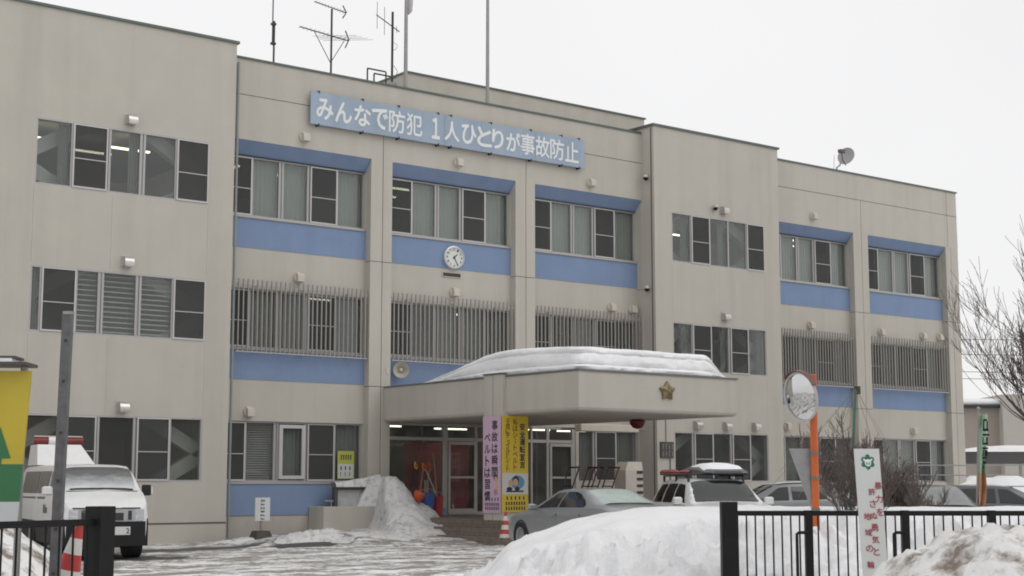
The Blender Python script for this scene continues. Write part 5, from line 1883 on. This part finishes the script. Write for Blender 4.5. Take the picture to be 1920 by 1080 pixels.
lbo = van.part('light_bar', MB().tube([(-4.6, -0.66, 2.392), (-4.6, 0.42, 2.392)], 0.085, 12), DRED, True)
van.part('light_bar_cap', MB().tube([(-4.6, -0.34, 2.392), (-4.6, 0.02, 2.392)], 0.105, 12), WHITEP, True)
van.part('light_bar_lid', MB().box(-4.67, -4.53, -0.64, 0.40, 2.472, 2.50), HOOD_P)

# cars farther back in the yard
def yard_car(name, label, nose, heading, m, z, snow, kind, group='cars parked along the right section'):
    st = [(0.00, 0.30, 0.56, 0.60, 0.62, 0.5), (0.06, 0.2, 0.64, 0.70, 0.78, 0.66), (0.35, 0.18, 0.76, 0.80, 0.84, 0.72), (1.05, 0.18, 0.86, 0.92, 0.86, 0.74), (1.35, 0.18, 0.89, 1.06, 0.86, 0.70),
          (1.95, 0.18, 0.91, 1.36, 0.86, 0.62), (2.5, 0.18, 0.92, 1.42, 0.86, 0.61), (3.3, 0.18, 0.95, 1.40, 0.86, 0.60), (3.9, 0.2, 0.97, 1.28, 0.85, 0.60), (4.2, 0.24, 0.95, 1.02, 0.82, 0.64), (4.3, 0.30, 0.82, 0.86, 0.78, 0.6)]
    c_ = Car(name, label, 'car', nose, heading, st, m, z, group)
    for sg in (-1, 1):
        c_.side_window([(0.08, 1.45, 2.30), (0.5, 1.72, 2.31), (0.92, 2.05, 2.32)], sg)
        c_.side_window([(0.08, 2.40, 3.35), (0.5, 2.40, 3.45), (0.92, 2.40, 3.3)], sg)
        c_.part('headlight', MB().cbox(-0.40, -0.08, sg * 0.62 - 0.16, sg * 0.62 + 0.16, 0.60, 0.72, 0.04), LAMPG)
    c_.top_pane(1.12, 1.92, 0.93, 0.92, 'windscreen', CGLASS if kind != 'frost' else mat('hazy_windscreen', (0.20, 0.21, 0.205), 0.2, var=0.12, vscale=5), 0.014)  # pale grey windscreen colour with slight mottling
    c_.top_pane(3.55, 4.1, 0.9, 0.92, 'rear_window', CGLASS, 0.012)
    c_.wheels(0.85, 3.45, 0.29)
    c_.mirror(1.5, 0.96, 0.96, m, 0.09, 0.065)
    if snow:
        rows = []
        for i in range(11):
            x = 2.05 + 1.7 * i / 10
            r_ = c_.at(x)
            rows.append([(-x, r_[5] * 0.93 * q, r_[3] + 0.012 + 0.035 * (1 - q * q) * math.sin(math.pi * i / 10) + 0.01 * fbm(x * 4, q * 4, 2, 2)) for q in [-1 + 2 * j / 8 for j in range(9)]])
        c_.part('snow_cover', MB().loft(rows, False), SNOW_P, True)
    return c_
yard_car('parked_hatchback', 'dark grey hatchback dusted with snow behind the orange mirror pole', (30.0, 30.25), 150, paint('dusty_grey_paint', (0.20, 0.205, 0.21), 0.3), 0.05, True, 'glass')
yard_car('parked_wagon', 'dark car with a pale windscreen behind the bare shrubs', (28.6, 20.6), -125, DKC, 0.0, False, 'frost')
yard_car('parked_saloon', 'dark car cut by the right edge of the picture, behind the narrow banner', (36.6, 22.6), -45, GREYC, 0.0, False, 'glass')

# ------------------------------------------------------------------ street side: gates, signs, mirror
def gate(name, label, p0, d, length, posts, bars_step, zr, zp, bolts, base_z=0.0, thin=True):
    """run of steel gate panels from p0 along d; posts = offsets along the run"""
    d = Vector((d[0], d[1], 0)).normalized()
    n_ = Vector((-d.y, d.x, 0))
    t = thing(name, label, 'gate', (p0[0], p0[1], base_z))
    p0 = Vector((p0[0], p0[1], 0))
    def obox(a0, a1, w0, w1, z0, z1):
        mb = MB().box(a0, a1, w0, w1, z0, z1)
        mb.v = [tuple(p0 + d * v[0] + n_ * v[1] + Vector((0, 0, v[2]))) for v in mb.v]
        return mb
    for k, a in enumerate(posts):
        w = 0.080 if k == 0 else (0.038 if thin else 0.06)
        obj('post', obox(a - w, a + w, -w, w, base_z, zp if (k == 0 or not thin) else zr + 0.004), BLACK, t)
    lo = posts[0]
    ends = list(posts) + ([length] if length > posts[-1] else [])
    for a, b_ in zip(ends[:-1], ends[1:]):
        obj('rail', obox(a + 0.0805 if a == posts[0] else a + (0.0385 if thin else 0.0605), (b_ - (0.0385 if thin else 0.0605)) if b_ != length else b_, -0.025, 0.025, zr - 0.05, zr), BLACK, t)
        obj('rail', obox(a + 0.0805 if a == posts[0] else a + (0.0385 if thin else 0.0605), (b_ - (0.0385 if thin else 0.0605)) if b_ != length else b_, -0.025, 0.025, 0.12, 0.17), BLACK, t)
        n = max(2, int(round((b_ - a) / bars_step)))
        for i in range(1, n):
            x = a + (b_ - a) * i / n
            m_ = MB()
            m_.tube([p0 + d * x + Vector((0, 0, 0.171)), p0 + d * x + Vector((0, 0, zr - 0.051))], 0.009, 6)
            obj('bar', m_, BLACK, t, smooth=True)
    for a in bolts:
        m_ = MB()
        c = [p0 + d * (a - 0.11) + n_ * -0.06 + Vector((0, 0, z)) for z in (0.35, 0.93, 0.97)] + [p0 + d * (a - 0.09) + n_ * -0.06 + Vector((0, 0, 0.985)), p0 + d * a + n_ * -0.06 + Vector((0, 0, 0.985))]
        m_.tube(c, 0.016, 6)
        obj('drop_bolt', m_, BLACK, t, smooth=True)
    return t
gate('folding_gate', 'black barred folding gate on the right with four posts', (11.12, 10.81), (VR.x, VR.y), 4.6, [0.0, 0.80, 1.77, 2.64, 3.55], 0.0925, 1.20, 1.29, [0.78, 1.75])
gate('folding_gate', 'black barred gate at the lower left in front of the white van', (4.69, 11.24), (-0.80, -0.36), 3.0, [0.0, 1.55, 2.9], 0.14, 1.205, 1.30, [], 0.0, False)

# slogan board tied to the right gate
CB = thing('crime_prevention_sign', 'tall narrow white sign with red writing and green emblem on the black gate', 'sign', (11.7, 9.6, 0.55))
def plane_pts(c, u, w, a, b_):
    return Vector(c) + Vector(u) * a + Vector(w) * b_
su = Vector((VR.x, VR.y, 0))
sw = (Vector((0, 0, 1)) - su * 0.045).normalized()
so = Vector((11.566, 9.631, 1.80)) - Vector((VD.x, VD.y, 0)) * 0.25
sn_ = su.cross(sw)
W_, H_ = 0.238, 1.30
def sb(a0, a1, b0, b1, t0, t1):
    mb = MB()
    c = []
    for tt in (t0, t1):
        for (a, b_) in ((a0, b0), (a1, b0), (a1, b1), (a0, b1)):
            c.append(so + su * a - sw * b_ + sn_ * tt)
    n = len(mb.v)
    mb.v += [tuple(p) for p in c]
    for q in ((0, 1, 2, 3), (7, 6, 5, 4), (0, 4, 5, 1), (1, 5, 6, 2), (2, 6, 7, 3), (3, 7, 4, 0)):
        mb.face([n + i for i in q])
    return mb
obj('board', sb(0, W_, 0, H_ - 0.0801, -0.018, 0.0), mat('sign_board_white', (0.60, 0.61, 0.60), 0.45, var=0.03, vscale=3), CB)
obj('yellow_foot', sb(0, W_, H_ - 0.08, H_, -0.018, 0.0), mat('foot_yellow', (0.50, 0.40, 0.06), 0.5), CB)
REDI = mat('red_ink', (0.33, 0.055, 0.065), 0.6)
def sign_col(body, a, b0, size, pitch):
    b_ = b0
    for ch in body:
        mb = MB()
        put_text(mb, ch, so + su * a - sw * (b_ + size) + sn_ * 0.0005, su, sw, size, size * 1.05, 0.02, True, 0.003)
        obj('letter', mb, REDI, CB)
        b_ += pitch
sign_col('暴力を', 0.170, 0.318, 0.066, 0.124)
sign_col('許さぬ勇気と', 0.108, 0.375, 0.066, 0.112)
sign_col('地域の輪', 0.046, 0.606, 0.066, 0.150)
GR = mat('emblem_green', (0.02, 0.16, 0.10), 0.6)
mb = MB()
ce = so + su * 0.122 - sw * 0.125
def flower(r0, r1, n, k, lift, col, ph=0.0):
    pts = []
    for i in range(60):
        a = 2 * math.pi * i / 60
        r = r0 + r1 * abs(math.cos(n * a / 2 + ph))
        pts.append(ce + su * (r * math.sin(a)) + sw * (r * 1.08 * math.cos(a)) + sn_ * lift)
    mb.mi(col).poly(pts)
flower(0.048, 0.020, 6, 0, 0.003, 0)
pts = []
for i in range(24):
    a = 2 * math.pi * i / 24
    pts.append(ce + su * (0.030 * math.sin(a)) + sw * (0.034 * math.cos(a) - 0.008) + sn_ * 0.0045)
mb.mi(1).poly(pts)
for s_ in (-1, 1):
    mb.mi(1).poly([ce + su * (s_ * 0.004) + sw * 0.015 + sn_ * 0.0047, ce + su * (s_ * 0.045) + sw * 0.034 + sn_ * 0.0047, ce + su * (s_ * 0.040) + sw * 0.012 + sn_ * 0.0047, ce + su * (s_ * 0.01) + sw * 0.0 + sn_ * 0.0047])
    mb.mi(0).poly([ce + su * (s_ * 0.006) - sw * 0.002 + sn_ * 0.006, ce + su * (s_ * 0.018) - sw * 0.004 + sn_ * 0.006, ce + su * (s_ * 0.014) - sw * 0.028 + sn_ * 0.006, ce + su * (s_ * 0.005) - sw * 0.026 + sn_ * 0.006])
obj('emblem', mb, [GR, WHITEP], CB)

# traffic mirror on its orange pole
def off_h(u, v, X, Y):
    d = ((X - 6.1) / 2.1) ** 2 + ((Y - 20.8) / 2.6) ** 2
    return 1.25 * max(0.0, 1 - d) ** 0.8 + (0.2 * fbm(X * 1.2, Y * 1.2, 4, 3) if d < 1 else 0) - 0.02
height_field('snow_bank', (3.8, 18.0), 0.0, 46, 56, 0.1, 0.1, off_h, SNOW_D, 'snow heap at the far left behind the barred gate, mostly out of the picture', cut=0.02)
TM = thing('traffic_mirror', 'round convex traffic mirror on an orange pole standing in the snow', 'traffic mirror', (14.03, 12.2, 0.3))
pb, pt = Vector((14.06, 12.23, 0.3)), Vector((13.85, 12.04, 2.76))
obj('pole', MB().tube([pb, pt], 0.046, 14), ORANGE, TM, smooth=True)
mc = Vector((13.70, 12.10, 2.49))
md = Vector((-0.97, 0.16, -0.17)).normalized()
MIR = mat('mirror_silver', (0.62, 0.63, 0.63), 0.03, 1.0)
mb = MB()
prof = []
for i in range(9):
    a = i / 8
    prof.append((0.275 * a if i else 0.0005, 0.035 * (1 - a * a)))
prof = prof[::-1]
mb.lathe(mc, md, prof, 36)
obj('mirror_face', mb, MIR, TM, smooth=True)
mb = MB().lathe(mc, md, [(0.02, -0.10), (0.16, -0.09), (0.275, -0.02), (0.297, -0.012), (0.303, 0.004), (0.297, 0.016), (0.279, 0.012), (0.276, -0.002)], 36)
obj('mirror_housing', mb, [mat('mirror_rim', (0.42, 0.40, 0.38), 0.5, var=0.1, vscale=8)], TM, smooth=True)
mb = MB()
uu = md.cross(Vector((0, 0, 1))).normalized()
hood_r = []
for i in range(15):
    a = R(35) + R(110) * i / 14 + R(12)
    pz = Vector((0, 0, 1)) - md * md.z
    pz.normalize()
    c = mc + (uu * math.cos(a) + pz * math.sin(a)) * 0.31
    hood_r.append([c - md * 0.03, c + md * 0.045])
mb.loft([[p[0] for p in hood_r], [p[1] for p in hood_r], [p[1] + Vector((0, 0, 0.01)) for p in hood_r], [p[0] + Vector((0, 0, 0.01)) for p in hood_r]], False)
obj('mirror_hood', mb, mat('hood_brown', (0.13, 0.055, 0.045), 0.5), TM)
mb = MB()
for t_ in (0.35, 0.50, 0.62, 0.93):
    c = pb + (pt - pb) * t_
    mb.tube([c - Vector((0, 0, 0.018)), c + Vector((0, 0, 0.018))], 0.054, 12)
mb.tube([mc - md * 0.09, pb + (pt - pb) * 0.90], 0.02, 6)
obj('clamp', mb, ALU_D, TM, smooth=True)
ax_ = VR.x * 1.0
mb = MB()
q = pb + (pt - pb) * 0.62 + Vector((VD.x, VD.y, 0)) * 0.07 - Vector((VR.x, VR.y, 0)) * 0.10
r3 = Vector((VR.x, VR.y, 0))
a_, b_, c_ = q + Vector((0, 0, 0.06)) - r3 * 0.19, q + r3 * 0.1 + Vector((0, 0, 0.06)), q + Vector((0, 0, -0.66)) + r3 * 0.06
back = Vector((VD.x, VD.y, 0)) * 0.01
mb.loft([[a_, b_, c_], [a_ + back, b_ + back, c_ + back]], True, True)
obj('sign_back', mb, STEEL, TM)

# yellow and green guide sign with a small snow capped roof, steel post, leaning cone
GS = thing('guide_sign', 'yellow sign with green band and arrow under a small roof at the left edge', 'sign', (3.9, 12.0, 0))
gu = Vector((0.82, -0.57, 0)).normalized()
gw = Vector((0, 0, 1))
gn = gu.cross(gw)
go = Vector((4.33, 11.86, 0))     # right edge foot of the board
def gb(a0, a1, z0, z1, t0, t1, slant=0.0):
    mb = MB()
    n = 0
    c = []
    for tt in (t0, t1):
        for (a, z) in ((a0, z0), (a1, z0), (a1, z1), (a0, z1)):
            c.append(go + gu * (a + slant * (z - 2.33)) + gw * z + gn * tt)
    mb.v += [tuple(p) for p in c]
    for q_ in ((0, 1, 2, 3), (7, 6, 5, 4), (0, 4, 5, 1), (1, 5, 6, 2), (2, 6, 7, 3), (3, 7, 4, 0)):
        mb.face(q_)
    return mb
SL = 0.055
obj('yellow_panel', gb(-0.75, 0, 1.625, 2.365, -0.03, 0.0, SL), mat('sign_yellow', (0.50, 0.385, 0.03), 0.45, var=0.05, vscale=3), GS)
obj('green_band', gb(-0.75, 0, 1.33, 1.6249, -0.03, 0.0, SL), mat('sign_green', (0.03, 0.15, 0.055), 0.5, var=0.06, vscale=3), GS)
obj('white_band', gb(-0.75, 0, 1.17, 1.3299, -0.03, 0.0, SL), mat('sign_pale', (0.52, 0.53, 0.54), 0.5), GS)
mb = MB()
ap = [(-0.20, 1.92), (-0.095, 1.67), (-0.165, 1.67), (-0.165, 1.626), (-0.26, 1.626), (-0.26, 1.67), (-0.33, 1.67)]
mb.poly([go + gu * (a + SL * (z - 2.33)) + gw * z + gn * 0.004 for a, z in ap])
obj('arrow', mb, MATS['sign_green'], GS)
obj('roof_board', gb(-0.85, 0.0, 2.40, 2.425, -0.20, 0.16), mat('roof_dark', (0.07, 0.06, 0.055), 0.6), GS)
obj('roof_board', gb(-0.85, -0.10, 2.455, 2.475, -0.16, 0.12), MATS['roof_dark'], GS)
obj('roof_snow', gb(-0.83, -0.12, 2.4251, 2.4549, -0.17, 0.13), SNOW_R, GS)
mb = MB()
for a in (-0.68, -0.07):
    p_ = go + gu * a - gn * 0.06
    mb.tube([(p_.x, p_.y, 0), (p_.x, p_.y, 2.40)], 0.03, 8)
obj('leg', mb, STEEL, GS)
SPO = thing('steel_post', 'weathered square steel post leaning slightly beside the white van', 'post', (4.56, 11.9, 0))
p0_, p1_ = Vector((4.60, 11.93, -0.1)), Vector((4.515, 11.60, 2.80))
dz = (p1_ - p0_).normalized()
e1 = Vector((VR.x, VR.y, 0)) * 0.037
e2 = Vector((VD.x, VD.y, 0)) * 0.037
GALV = mat('galvanised_post', (0.135, 0.135, 0.14), 0.55, 0.3, var=0.25, vscale=11, grime=0.25)
mb = MB()
mb.loft([[p - e1 - e2, p + e1 - e2, p + e1 + e2, p - e1 + e2] for p in (p0_, p1_)], True, True)
obj('post', mb, GALV, SPO)
mb = MB()
tp = p1_ + Vector((0, 0, 0.004))
mb.loft([[tp - e1 * 0.9 - e2, tp + e1 * 1.1 - e2, tp + e1 * 1.1 + e2, tp - e1 * 0.9 + e2], [q_ + Vector((0, 0, 0.025)) for q_ in (tp - e1 * 0.9 - e2, tp + e1 * 1.1 - e2, tp + e1 * 1.1 + e2, tp - e1 * 0.9 + e2)]], True, True)
obj('end_cap', mb, STEEL, SPO)
mb = MB()
for t_ in (0.30, 0.42, 0.55, 0.68, 0.82, 0.93):
    c = p0_ + (p1_ - p0_) * t_ - e2 * 1.02
    mb.lathe(c, (-VD.x, -VD.y, 0), [(0.012, 0), (0.012, 0.008), (0.004, 0.01)], 8)
obj('bolt', mb, DARK, SPO)

def cone(label, base, apex, r, bands):
    t = thing('traffic_cone', label, 'traffic cone', tuple(base), group='red and white striped traffic cones')
    base, apex = Vector(base), Vector(apex)
    ax = (apex - base)
    L_ = ax.length
    ax.normalize()
    RW_ = mat('cone_red', (0.42, 0.035, 0.03), 0.5, var=0.08, vscale=6)
    WW_ = mat('cone_white', (0.60, 0.58, 0.54), 0.55, var=0.05, vscale=6)
    n = bands
    for i in range(n):
        a, b_ = i / n, (i + 1) / n
        mb = MB().lathe(base, ax, [(r * (1 - a) + 0.025 * a, L_ * a + (0.03 if i == 0 else 0)), (r * (1 - b_) + 0.025 * b_, L_ * b_ - 0.0005)], 24)
        obj('band', mb, WW_ if i % 2 == (1 if n % 2 else 0) else RW_, t, smooth=True)
    u = ax.cross(Vector((0, 1, 0))).normalized() * r * 1.25
    w = ax.cross(u).normalized() * r * 1.25
    mb = MB()
    mb.loft([[base + u + w, base - u + w, base - u - w, base + u - w], [base + ax * 0.03 + u + w, base + ax * 0.03 - u + w, base + ax * 0.03 - u - w, base + ax * 0.03 + u - w]], True, True)
    obj('foot', mb, RW_, t)
cone('small striped traffic cone at the foot of the entrance steps', (22.02, 28.72, 0.06), (22.05, 28.74, 0.80), 0.165, 7)
cpb = Vector((4.80, 12.03, 0.19)) + Vector((VR.x, VR.y, 0)) * 0.06
r3 = Vector((VR.x, VR.y, 0))
cone('large striped traffic cone leaning against the left gate post', tuple(cpb + r3 * -0.23 + Vector((0, 0, -0.04))), tuple(cpb + r3 * -0.01 + Vector((0, 0, 0.97))), 0.215, 8)

# narrow advertising banner on its thin pole
NB = thing('roadside_banner', 'narrow pale green vertical banner on a thin pole behind the gate', 'banner', (23.25, 16.4, 0.6))
nb0, nb1 = Vector((23.26, 16.52, 0.5)), Vector((23.13, 16.28, 2.76))
obj('pole', MB().tube([nb0, nb1], 0.016, 6), STEEL, NB)
obj('finial', MB().lathe(nb1, (0, 0, 1), [(0.012, 0), (0.03, 0.02), (0.03, 0.05), (0.005, 0.07)], 8), STEEL, NB)
mb = MB()
rows = []
for i in range(15):
    t_ = i / 14
    c = nb1 + (nb0 - nb1) * (0.03 + 0.72 * t_)
    wd = 0.17 * (1 - 0.45 * t_) + 0.02 * math.sin(t_ * 9)
    rows.append([c + Vector((VR.x, VR.y, 0)) * (0.02 + wd * j / 4) + Vector((VD.x, VD.y, 0)) * (0.09 * math.sin(j * 1.9 + t_ * 4)) for j in range(5)])
mb.loft(rows, False)
mb.m = [0 if i < 4 * 9 else 1 for i in range(len(mb.f))]
obj('cloth', mb, [mat('banner_green', (0.36, 0.50, 0.36), 0.8, var=0.1, vscale=6), mat('banner_orange', (0.50, 0.28, 0.16), 0.8, var=0.3, vscale=7)], NB, smooth=True)
mb = MB()
bu = Vector((VR.x, VR.y, 0))
def nmark(t0, t1, a0, a1):
    c0 = nb1 + (nb0 - nb1) * t0 - Vector((VD.x, VD.y, 0)) * 0.115
    c1 = nb1 + (nb0 - nb1) * t1 - Vector((VD.x, VD.y, 0)) * 0.115
    mb.poly([c0 + bu * a0, c0 + bu * a1, c1 + bu * a1, c1 + bu * a0])
for t0, t1, a0, a1 in ((0.075, 0.16, 0.05, 0.075), (0.07, 0.085, 0.06, 0.12), (0.085, 0.15, 0.11, 0.135), (0.145, 0.165, 0.05, 0.15), (0.185, 0.2, 0.045, 0.165), (0.21, 0.255, 0.045, 0.065), (0.21, 0.255, 0.11, 0.14),
                       (0.255, 0.27, 0.045, 0.15), (0.29, 0.305, 0.045, 0.15), (0.31, 0.36, 0.05, 0.07), (0.31, 0.36, 0.09, 0.14), (0.365, 0.38, 0.045, 0.13), (0.40, 0.42, 0.055, 0.12), (0.435, 0.455, 0.06, 0.09), (0.46, 0.49, 0.075, 0.09)):
    nmark(t0, t1, a0, a1)
obj('illegible_print', mb, BLACK, NB)['kind'] = 'stuff'

# ------------------------------------------------------------------ bare plants
def grow(mb, p, d, ln, r, depth, spread, up, rnd, n=5, min_r=0.0035, kids=(2, 4)):
    pts = [Vector(p)]
    d = Vector(d).normalized()
    rr = [r]
    seg = 4 if depth > 0 else 3
    for i in range(seg):
        d = (d + Vector((rnd.uniform(-1, 1), rnd.uniform(-1, 1), rnd.uniform(-0.6, 1) * 1.0)) * 0.16 + Vector((0, 0, up)) * 0.10).normalized()
        pts.append(pts[-1] + d * (ln / seg))
        rr.append(max(min_r, r * (1 - 0.55 * (i + 1) / seg)))
    mb.tube(pts, rr, n if r > 0.012 else 3, False)
    if depth <= 0:
        return
    for k in range(rnd.randint(*kids)):
        i = rnd.randint(1, seg)
        a = Vector((rnd.uniform(-1, 1), rnd.uniform(-1, 1), rnd.uniform(-0.4, 0.8)))
        nd = (d + a * spread).normalized()
        grow(mb, pts[i], nd, ln * rnd.uniform(0.55, 0.8), max(min_r, rr[i] * 0.68), depth - 1, spread, up, rnd, n, min_r, kids)
    grow(mb, pts[-1], d, ln * 0.72, max(min_r, rr[-1] * 0.9), depth - 1, spread, up, rnd, n, min_r, kids)

def shrub(label, x, y, z, stems, ln, depth, spread, seed, r=0.022, lean=0.75, cat='shrub'):
    rnd = random.Random(seed)
    t = thing('bare_shrub', label, cat, (x, y, z))
    for k in range(stems):
        a = rnd.uniform(0, 2 * math.pi)
        mb = MB()
        grow(mb, (x + 0.25 * math.cos(a) * rnd.random(), y + 0.25 * math.sin(a) * rnd.random(), z), (lean * math.cos(a) * rnd.random(), lean * math.sin(a) * rnd.random(), 0.9), ln * rnd.uniform(0.75, 1.15), r * rnd.uniform(0.7, 1.2), depth, spread, 0.7, rnd, 5, 0.0035)
        obj('stem', mb, TWIG, t)
shrub('bare twiggy shrub rising from the snow bank right of the orange mirror pole', 16.3, 13.5, 0.85, 10, 0.50, 4, 1.05, 3, 0.014, 1.3)
shrub('dense dark thicket of bare twigs behind the white slogan sign', 19.5, 15.5, 0.75, 26, 0.38, 4, 1.1, 8, 0.012, 1.8)
shrub('low bare shrub in the snow between the two gate posts on the right', 19.0, 14.4, 0.85, 9, 0.24, 3, 0.9, 12, 0.012, 1.6)
YT = thing('snow_rope_pole', 'green pole tied with ropes spreading like a tent over the bare shrub', 'pole', (16.5, 13.8, 0.8))
top = Vector((16.64, 13.69, 2.78))
obj('pole', MB().tube([(16.45, 13.72, 0.8), top], 0.017, 7), mat('pole_green', (0.05, 0.14, 0.10), 0.5, var=0.15, vscale=6), YT)
obj('knot', MB().tube([top + Vector((0.03, 0, -0.08)), top + Vector((0.03, 0, 0.03))], 0.045, 7), DARK, YT)
mb = MB()
for k in range(9):
    a = 2 * math.pi * k / 9
    e = Vector((16.3 + 0.95 * math.cos(a), 13.7 + 0.95 * math.sin(a), 1.45 + 0.2 * math.sin(k * 2.1)))
    mb.tube([top, (top + e) / 2 + Vector((0, 0, -0.02)), e], 0.0026, 3)
obj('rope', mb, mat('straw_rope', (0.20, 0.17, 0.12), 0.9), YT)

def tree(label, x, y, seed, trunk_h, ln, depth):
    rnd = random.Random(seed)
    t = thing('bare_tree', label, 'tree', (x, y, 0))
    mb = MB()
    mb.tube([(x, y, -0.1), (x + 0.05, y, trunk_h * 0.5), (x - 0.05, y + 0.05, trunk_h)], [0.26, 0.2, 0.16], 9)
    obj('trunk', mb, BARK, t, smooth=True)
    for k in range(13):
        a = 2 * math.pi * k / 13 + rnd.uniform(-0.3, 0.3)
        mb = MB()
        z = trunk_h * rnd.uniform(0.55, 1.0)
        grow(mb, (x, y, z), (math.cos(a) * rnd.uniform(0.5, 1.1), math.sin(a) * rnd.uniform(0.5, 1.1), rnd.uniform(0.35, 1.1)), ln * rnd.uniform(0.85, 1.15), 0.085, depth, 0.62, 0.55, rnd, 5, 0.0065, (2, 4))
        obj('branch', mb, BARK, t)
tree('bare leafless tree with spreading branches at the right edge', 41.7, 25.5, 5, 3.0, 2.3, 4)

# ------------------------------------------------------------------ beyond the station on the right
NBH = thing('neighbour_building', 'low beige building with a snow covered roof beyond the station', 'building', (66, 44, 0))
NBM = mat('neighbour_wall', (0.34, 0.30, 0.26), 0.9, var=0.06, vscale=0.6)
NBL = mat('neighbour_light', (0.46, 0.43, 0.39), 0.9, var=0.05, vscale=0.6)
def orient(mb, cx, cy, ang):
    M = Matrix.Translation((cx, cy, 0)) @ Matrix.Rotation(ang, 4, 'Z')
    mb.v = [tuple(M @ Vector(p)) for p in mb.v]
    return mb
NA = R(-37.7)
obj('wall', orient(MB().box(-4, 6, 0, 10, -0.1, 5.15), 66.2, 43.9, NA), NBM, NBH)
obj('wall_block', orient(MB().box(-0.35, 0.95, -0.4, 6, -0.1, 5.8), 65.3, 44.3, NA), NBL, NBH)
obj('roof', orient(MB().box(-4.3, 6.3, -0.3, 10.3, 5.151, 5.30), 66.2, 43.9, NA), DARK, NBH)
obj('roof_snow', orient(MB().cbox(-4.3, 6.3, -0.3, 10.3, 5.301, 5.62, 0.12), 66.2, 43.9, NA), SNOW_R, NBH)
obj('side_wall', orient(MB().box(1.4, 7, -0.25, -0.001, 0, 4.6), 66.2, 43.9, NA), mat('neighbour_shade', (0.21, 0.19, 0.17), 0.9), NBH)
CP = thing('carport', 'long dark low carport with snow heaped on its roof behind the narrow banner', 'carport', (52, 36, 0))
obj('roof', orient(MB().box(-2.5, 5, 0, 4, 2.25, 2.7), 52.0, 36.1, NA), mat('carport_dark', (0.09, 0.085, 0.085), 0.6), CP)
mb = MB()
for x in (-2.3, 1.2, 4.8):
    mb.box(x - 0.05, x + 0.05, 0.1, 0.2, -0.1, 2.249)
obj('post', orient(mb, 52.0, 36.1, NA), STEEL, CP)
rows = []
for i in range(25):
    x = -2.5 + 7.5 * i / 24
    rows.append([(x, -0.05 + 4.1 * j / 8, 2.70 + 0.32 * (0.6 + 0.6 * abs(fbm(x * 0.8, 0.3, 1, 3)) + 0.3 * math.sin(x * 1.1)) * max(0.0, math.sin(math.pi * j / 8)) ** 0.4) for j in range(9)])
obj('roof_snow', orient(MB().loft(rows, False), 52.0, 36.1, NA), SNOW_R, CP, smooth=True)
FN = thing('boundary_fence', 'thin metal rail fence in the snow beyond the parked dark cars', 'fence', (48, 33, 0))
for z in (1.35, 1.75, 2.1):
    obj('rail', orient(MB().tube([(-3, 0, z), (6, 0, z)], 0.025, 6), 47.5, 32.6, NA), STEEL, FN)
for x in (-3, -0.6, 1.8, 4.2):
    obj('post', orient(MB().tube([(x, 0, -0.1), (x, 0, 2.2)], 0.035, 6), 47.5, 32.6, NA), STEEL, FN)
def far_bank(u, v, X, Y):
    return 1.9 * sstep(0, 2.2, v) * (1 - sstep(3.5, 6, v)) * (0.75 + 0.5 * fbm(u * 0.5, v * 0.5, 1, 3)) - 0.05
height_field('snow_bank', (46.0, 34.0), NA, 60, 28, 0.25, 0.25, far_bank, SNOW_R, 'snow piled along the rail fence behind the parked dark cars', cut=0.0)
PW = thing('power_line', 'thin overhead wires crossing behind the bare tree', 'power line', (60, 40, 0))
for z, sg in ((8.2, 0.15), (7.6, 0.2), (6.9, 0.25), (6.5, 0.2)):
    pts = [(-14 + 34 * i / 12, 0, z - sg * math.sin(math.pi * i / 12) * 2) for i in range(13)]
    obj('wire', orient(MB().tube(pts, 0.012, 4), 60, 40, NA), DARK, PW)
for x in (-14, 20):
    obj('pole', orient(MB().tube([(x, 0, 0), (x, 0, 9.0)], [0.16, 0.11], 8), 60, 40, NA), PLINTH, PW)

# ------------------------------------------------------------------ added unseen houses behind the camera that darken reflections in the ground floor glass
HWM = [mat('house_wall_brown', (0.13, 0.10, 0.085), 0.9, var=0.1, vscale=0.7), mat('house_wall_grey', (0.20, 0.20, 0.20), 0.9, var=0.1, vscale=0.7), mat('house_wall_tan', (0.24, 0.20, 0.15), 0.9, var=0.1, vscale=0.7)]
HL = ['brown house across the street, nearest to the gates', 'grey house across the street beside the brown house', 'tan house across the street in the middle of the row', 'small brown house across the street past the tan house', 'tall grey house across the street near the row end', 'tan corner house across the street at the far row end']
for k in range(6):
    hx, hy, hw, hh = 38 + 13.5 * k, -20.0 - 1.5 * (k % 2), 10.5, 6.0 + 0.8 * (k % 3)
    H_ = thing('street_house', HL[k], 'house', (hx, hy, 0), group='houses across the street')
    obj('wall', MB().box(hx - hw / 2, hx + hw / 2, hy - 8, hy, -0.1, hh), HWM[k % 3], H_)
    rf = MB().loft([[(hx - hw / 2 - 0.4, hy - 8.4, hh + 0.001), (hx - hw / 2 - 0.4, hy + 0.4, hh + 0.001), (hx - hw / 2 - 0.4, hy - 4, hh + 2.0)], [(hx + hw / 2 + 0.4, hy - 8.4, hh + 0.001), (hx + hw / 2 + 0.4, hy + 0.4, hh + 0.001), (hx + hw / 2 + 0.4, hy - 4, hh + 2.0)]], True, True)
    obj('roof', rf, SNOW_R, H_)
    for i in range(3):
        for z in (1.0, 3.9):
            x = hx - hw / 2 + 1.3 + i * 3.2
            obj('window', MB().box(x, x + 1.6, hy + 0.001, hy + 0.05, z, z + 1.3), CGLASS, H_)
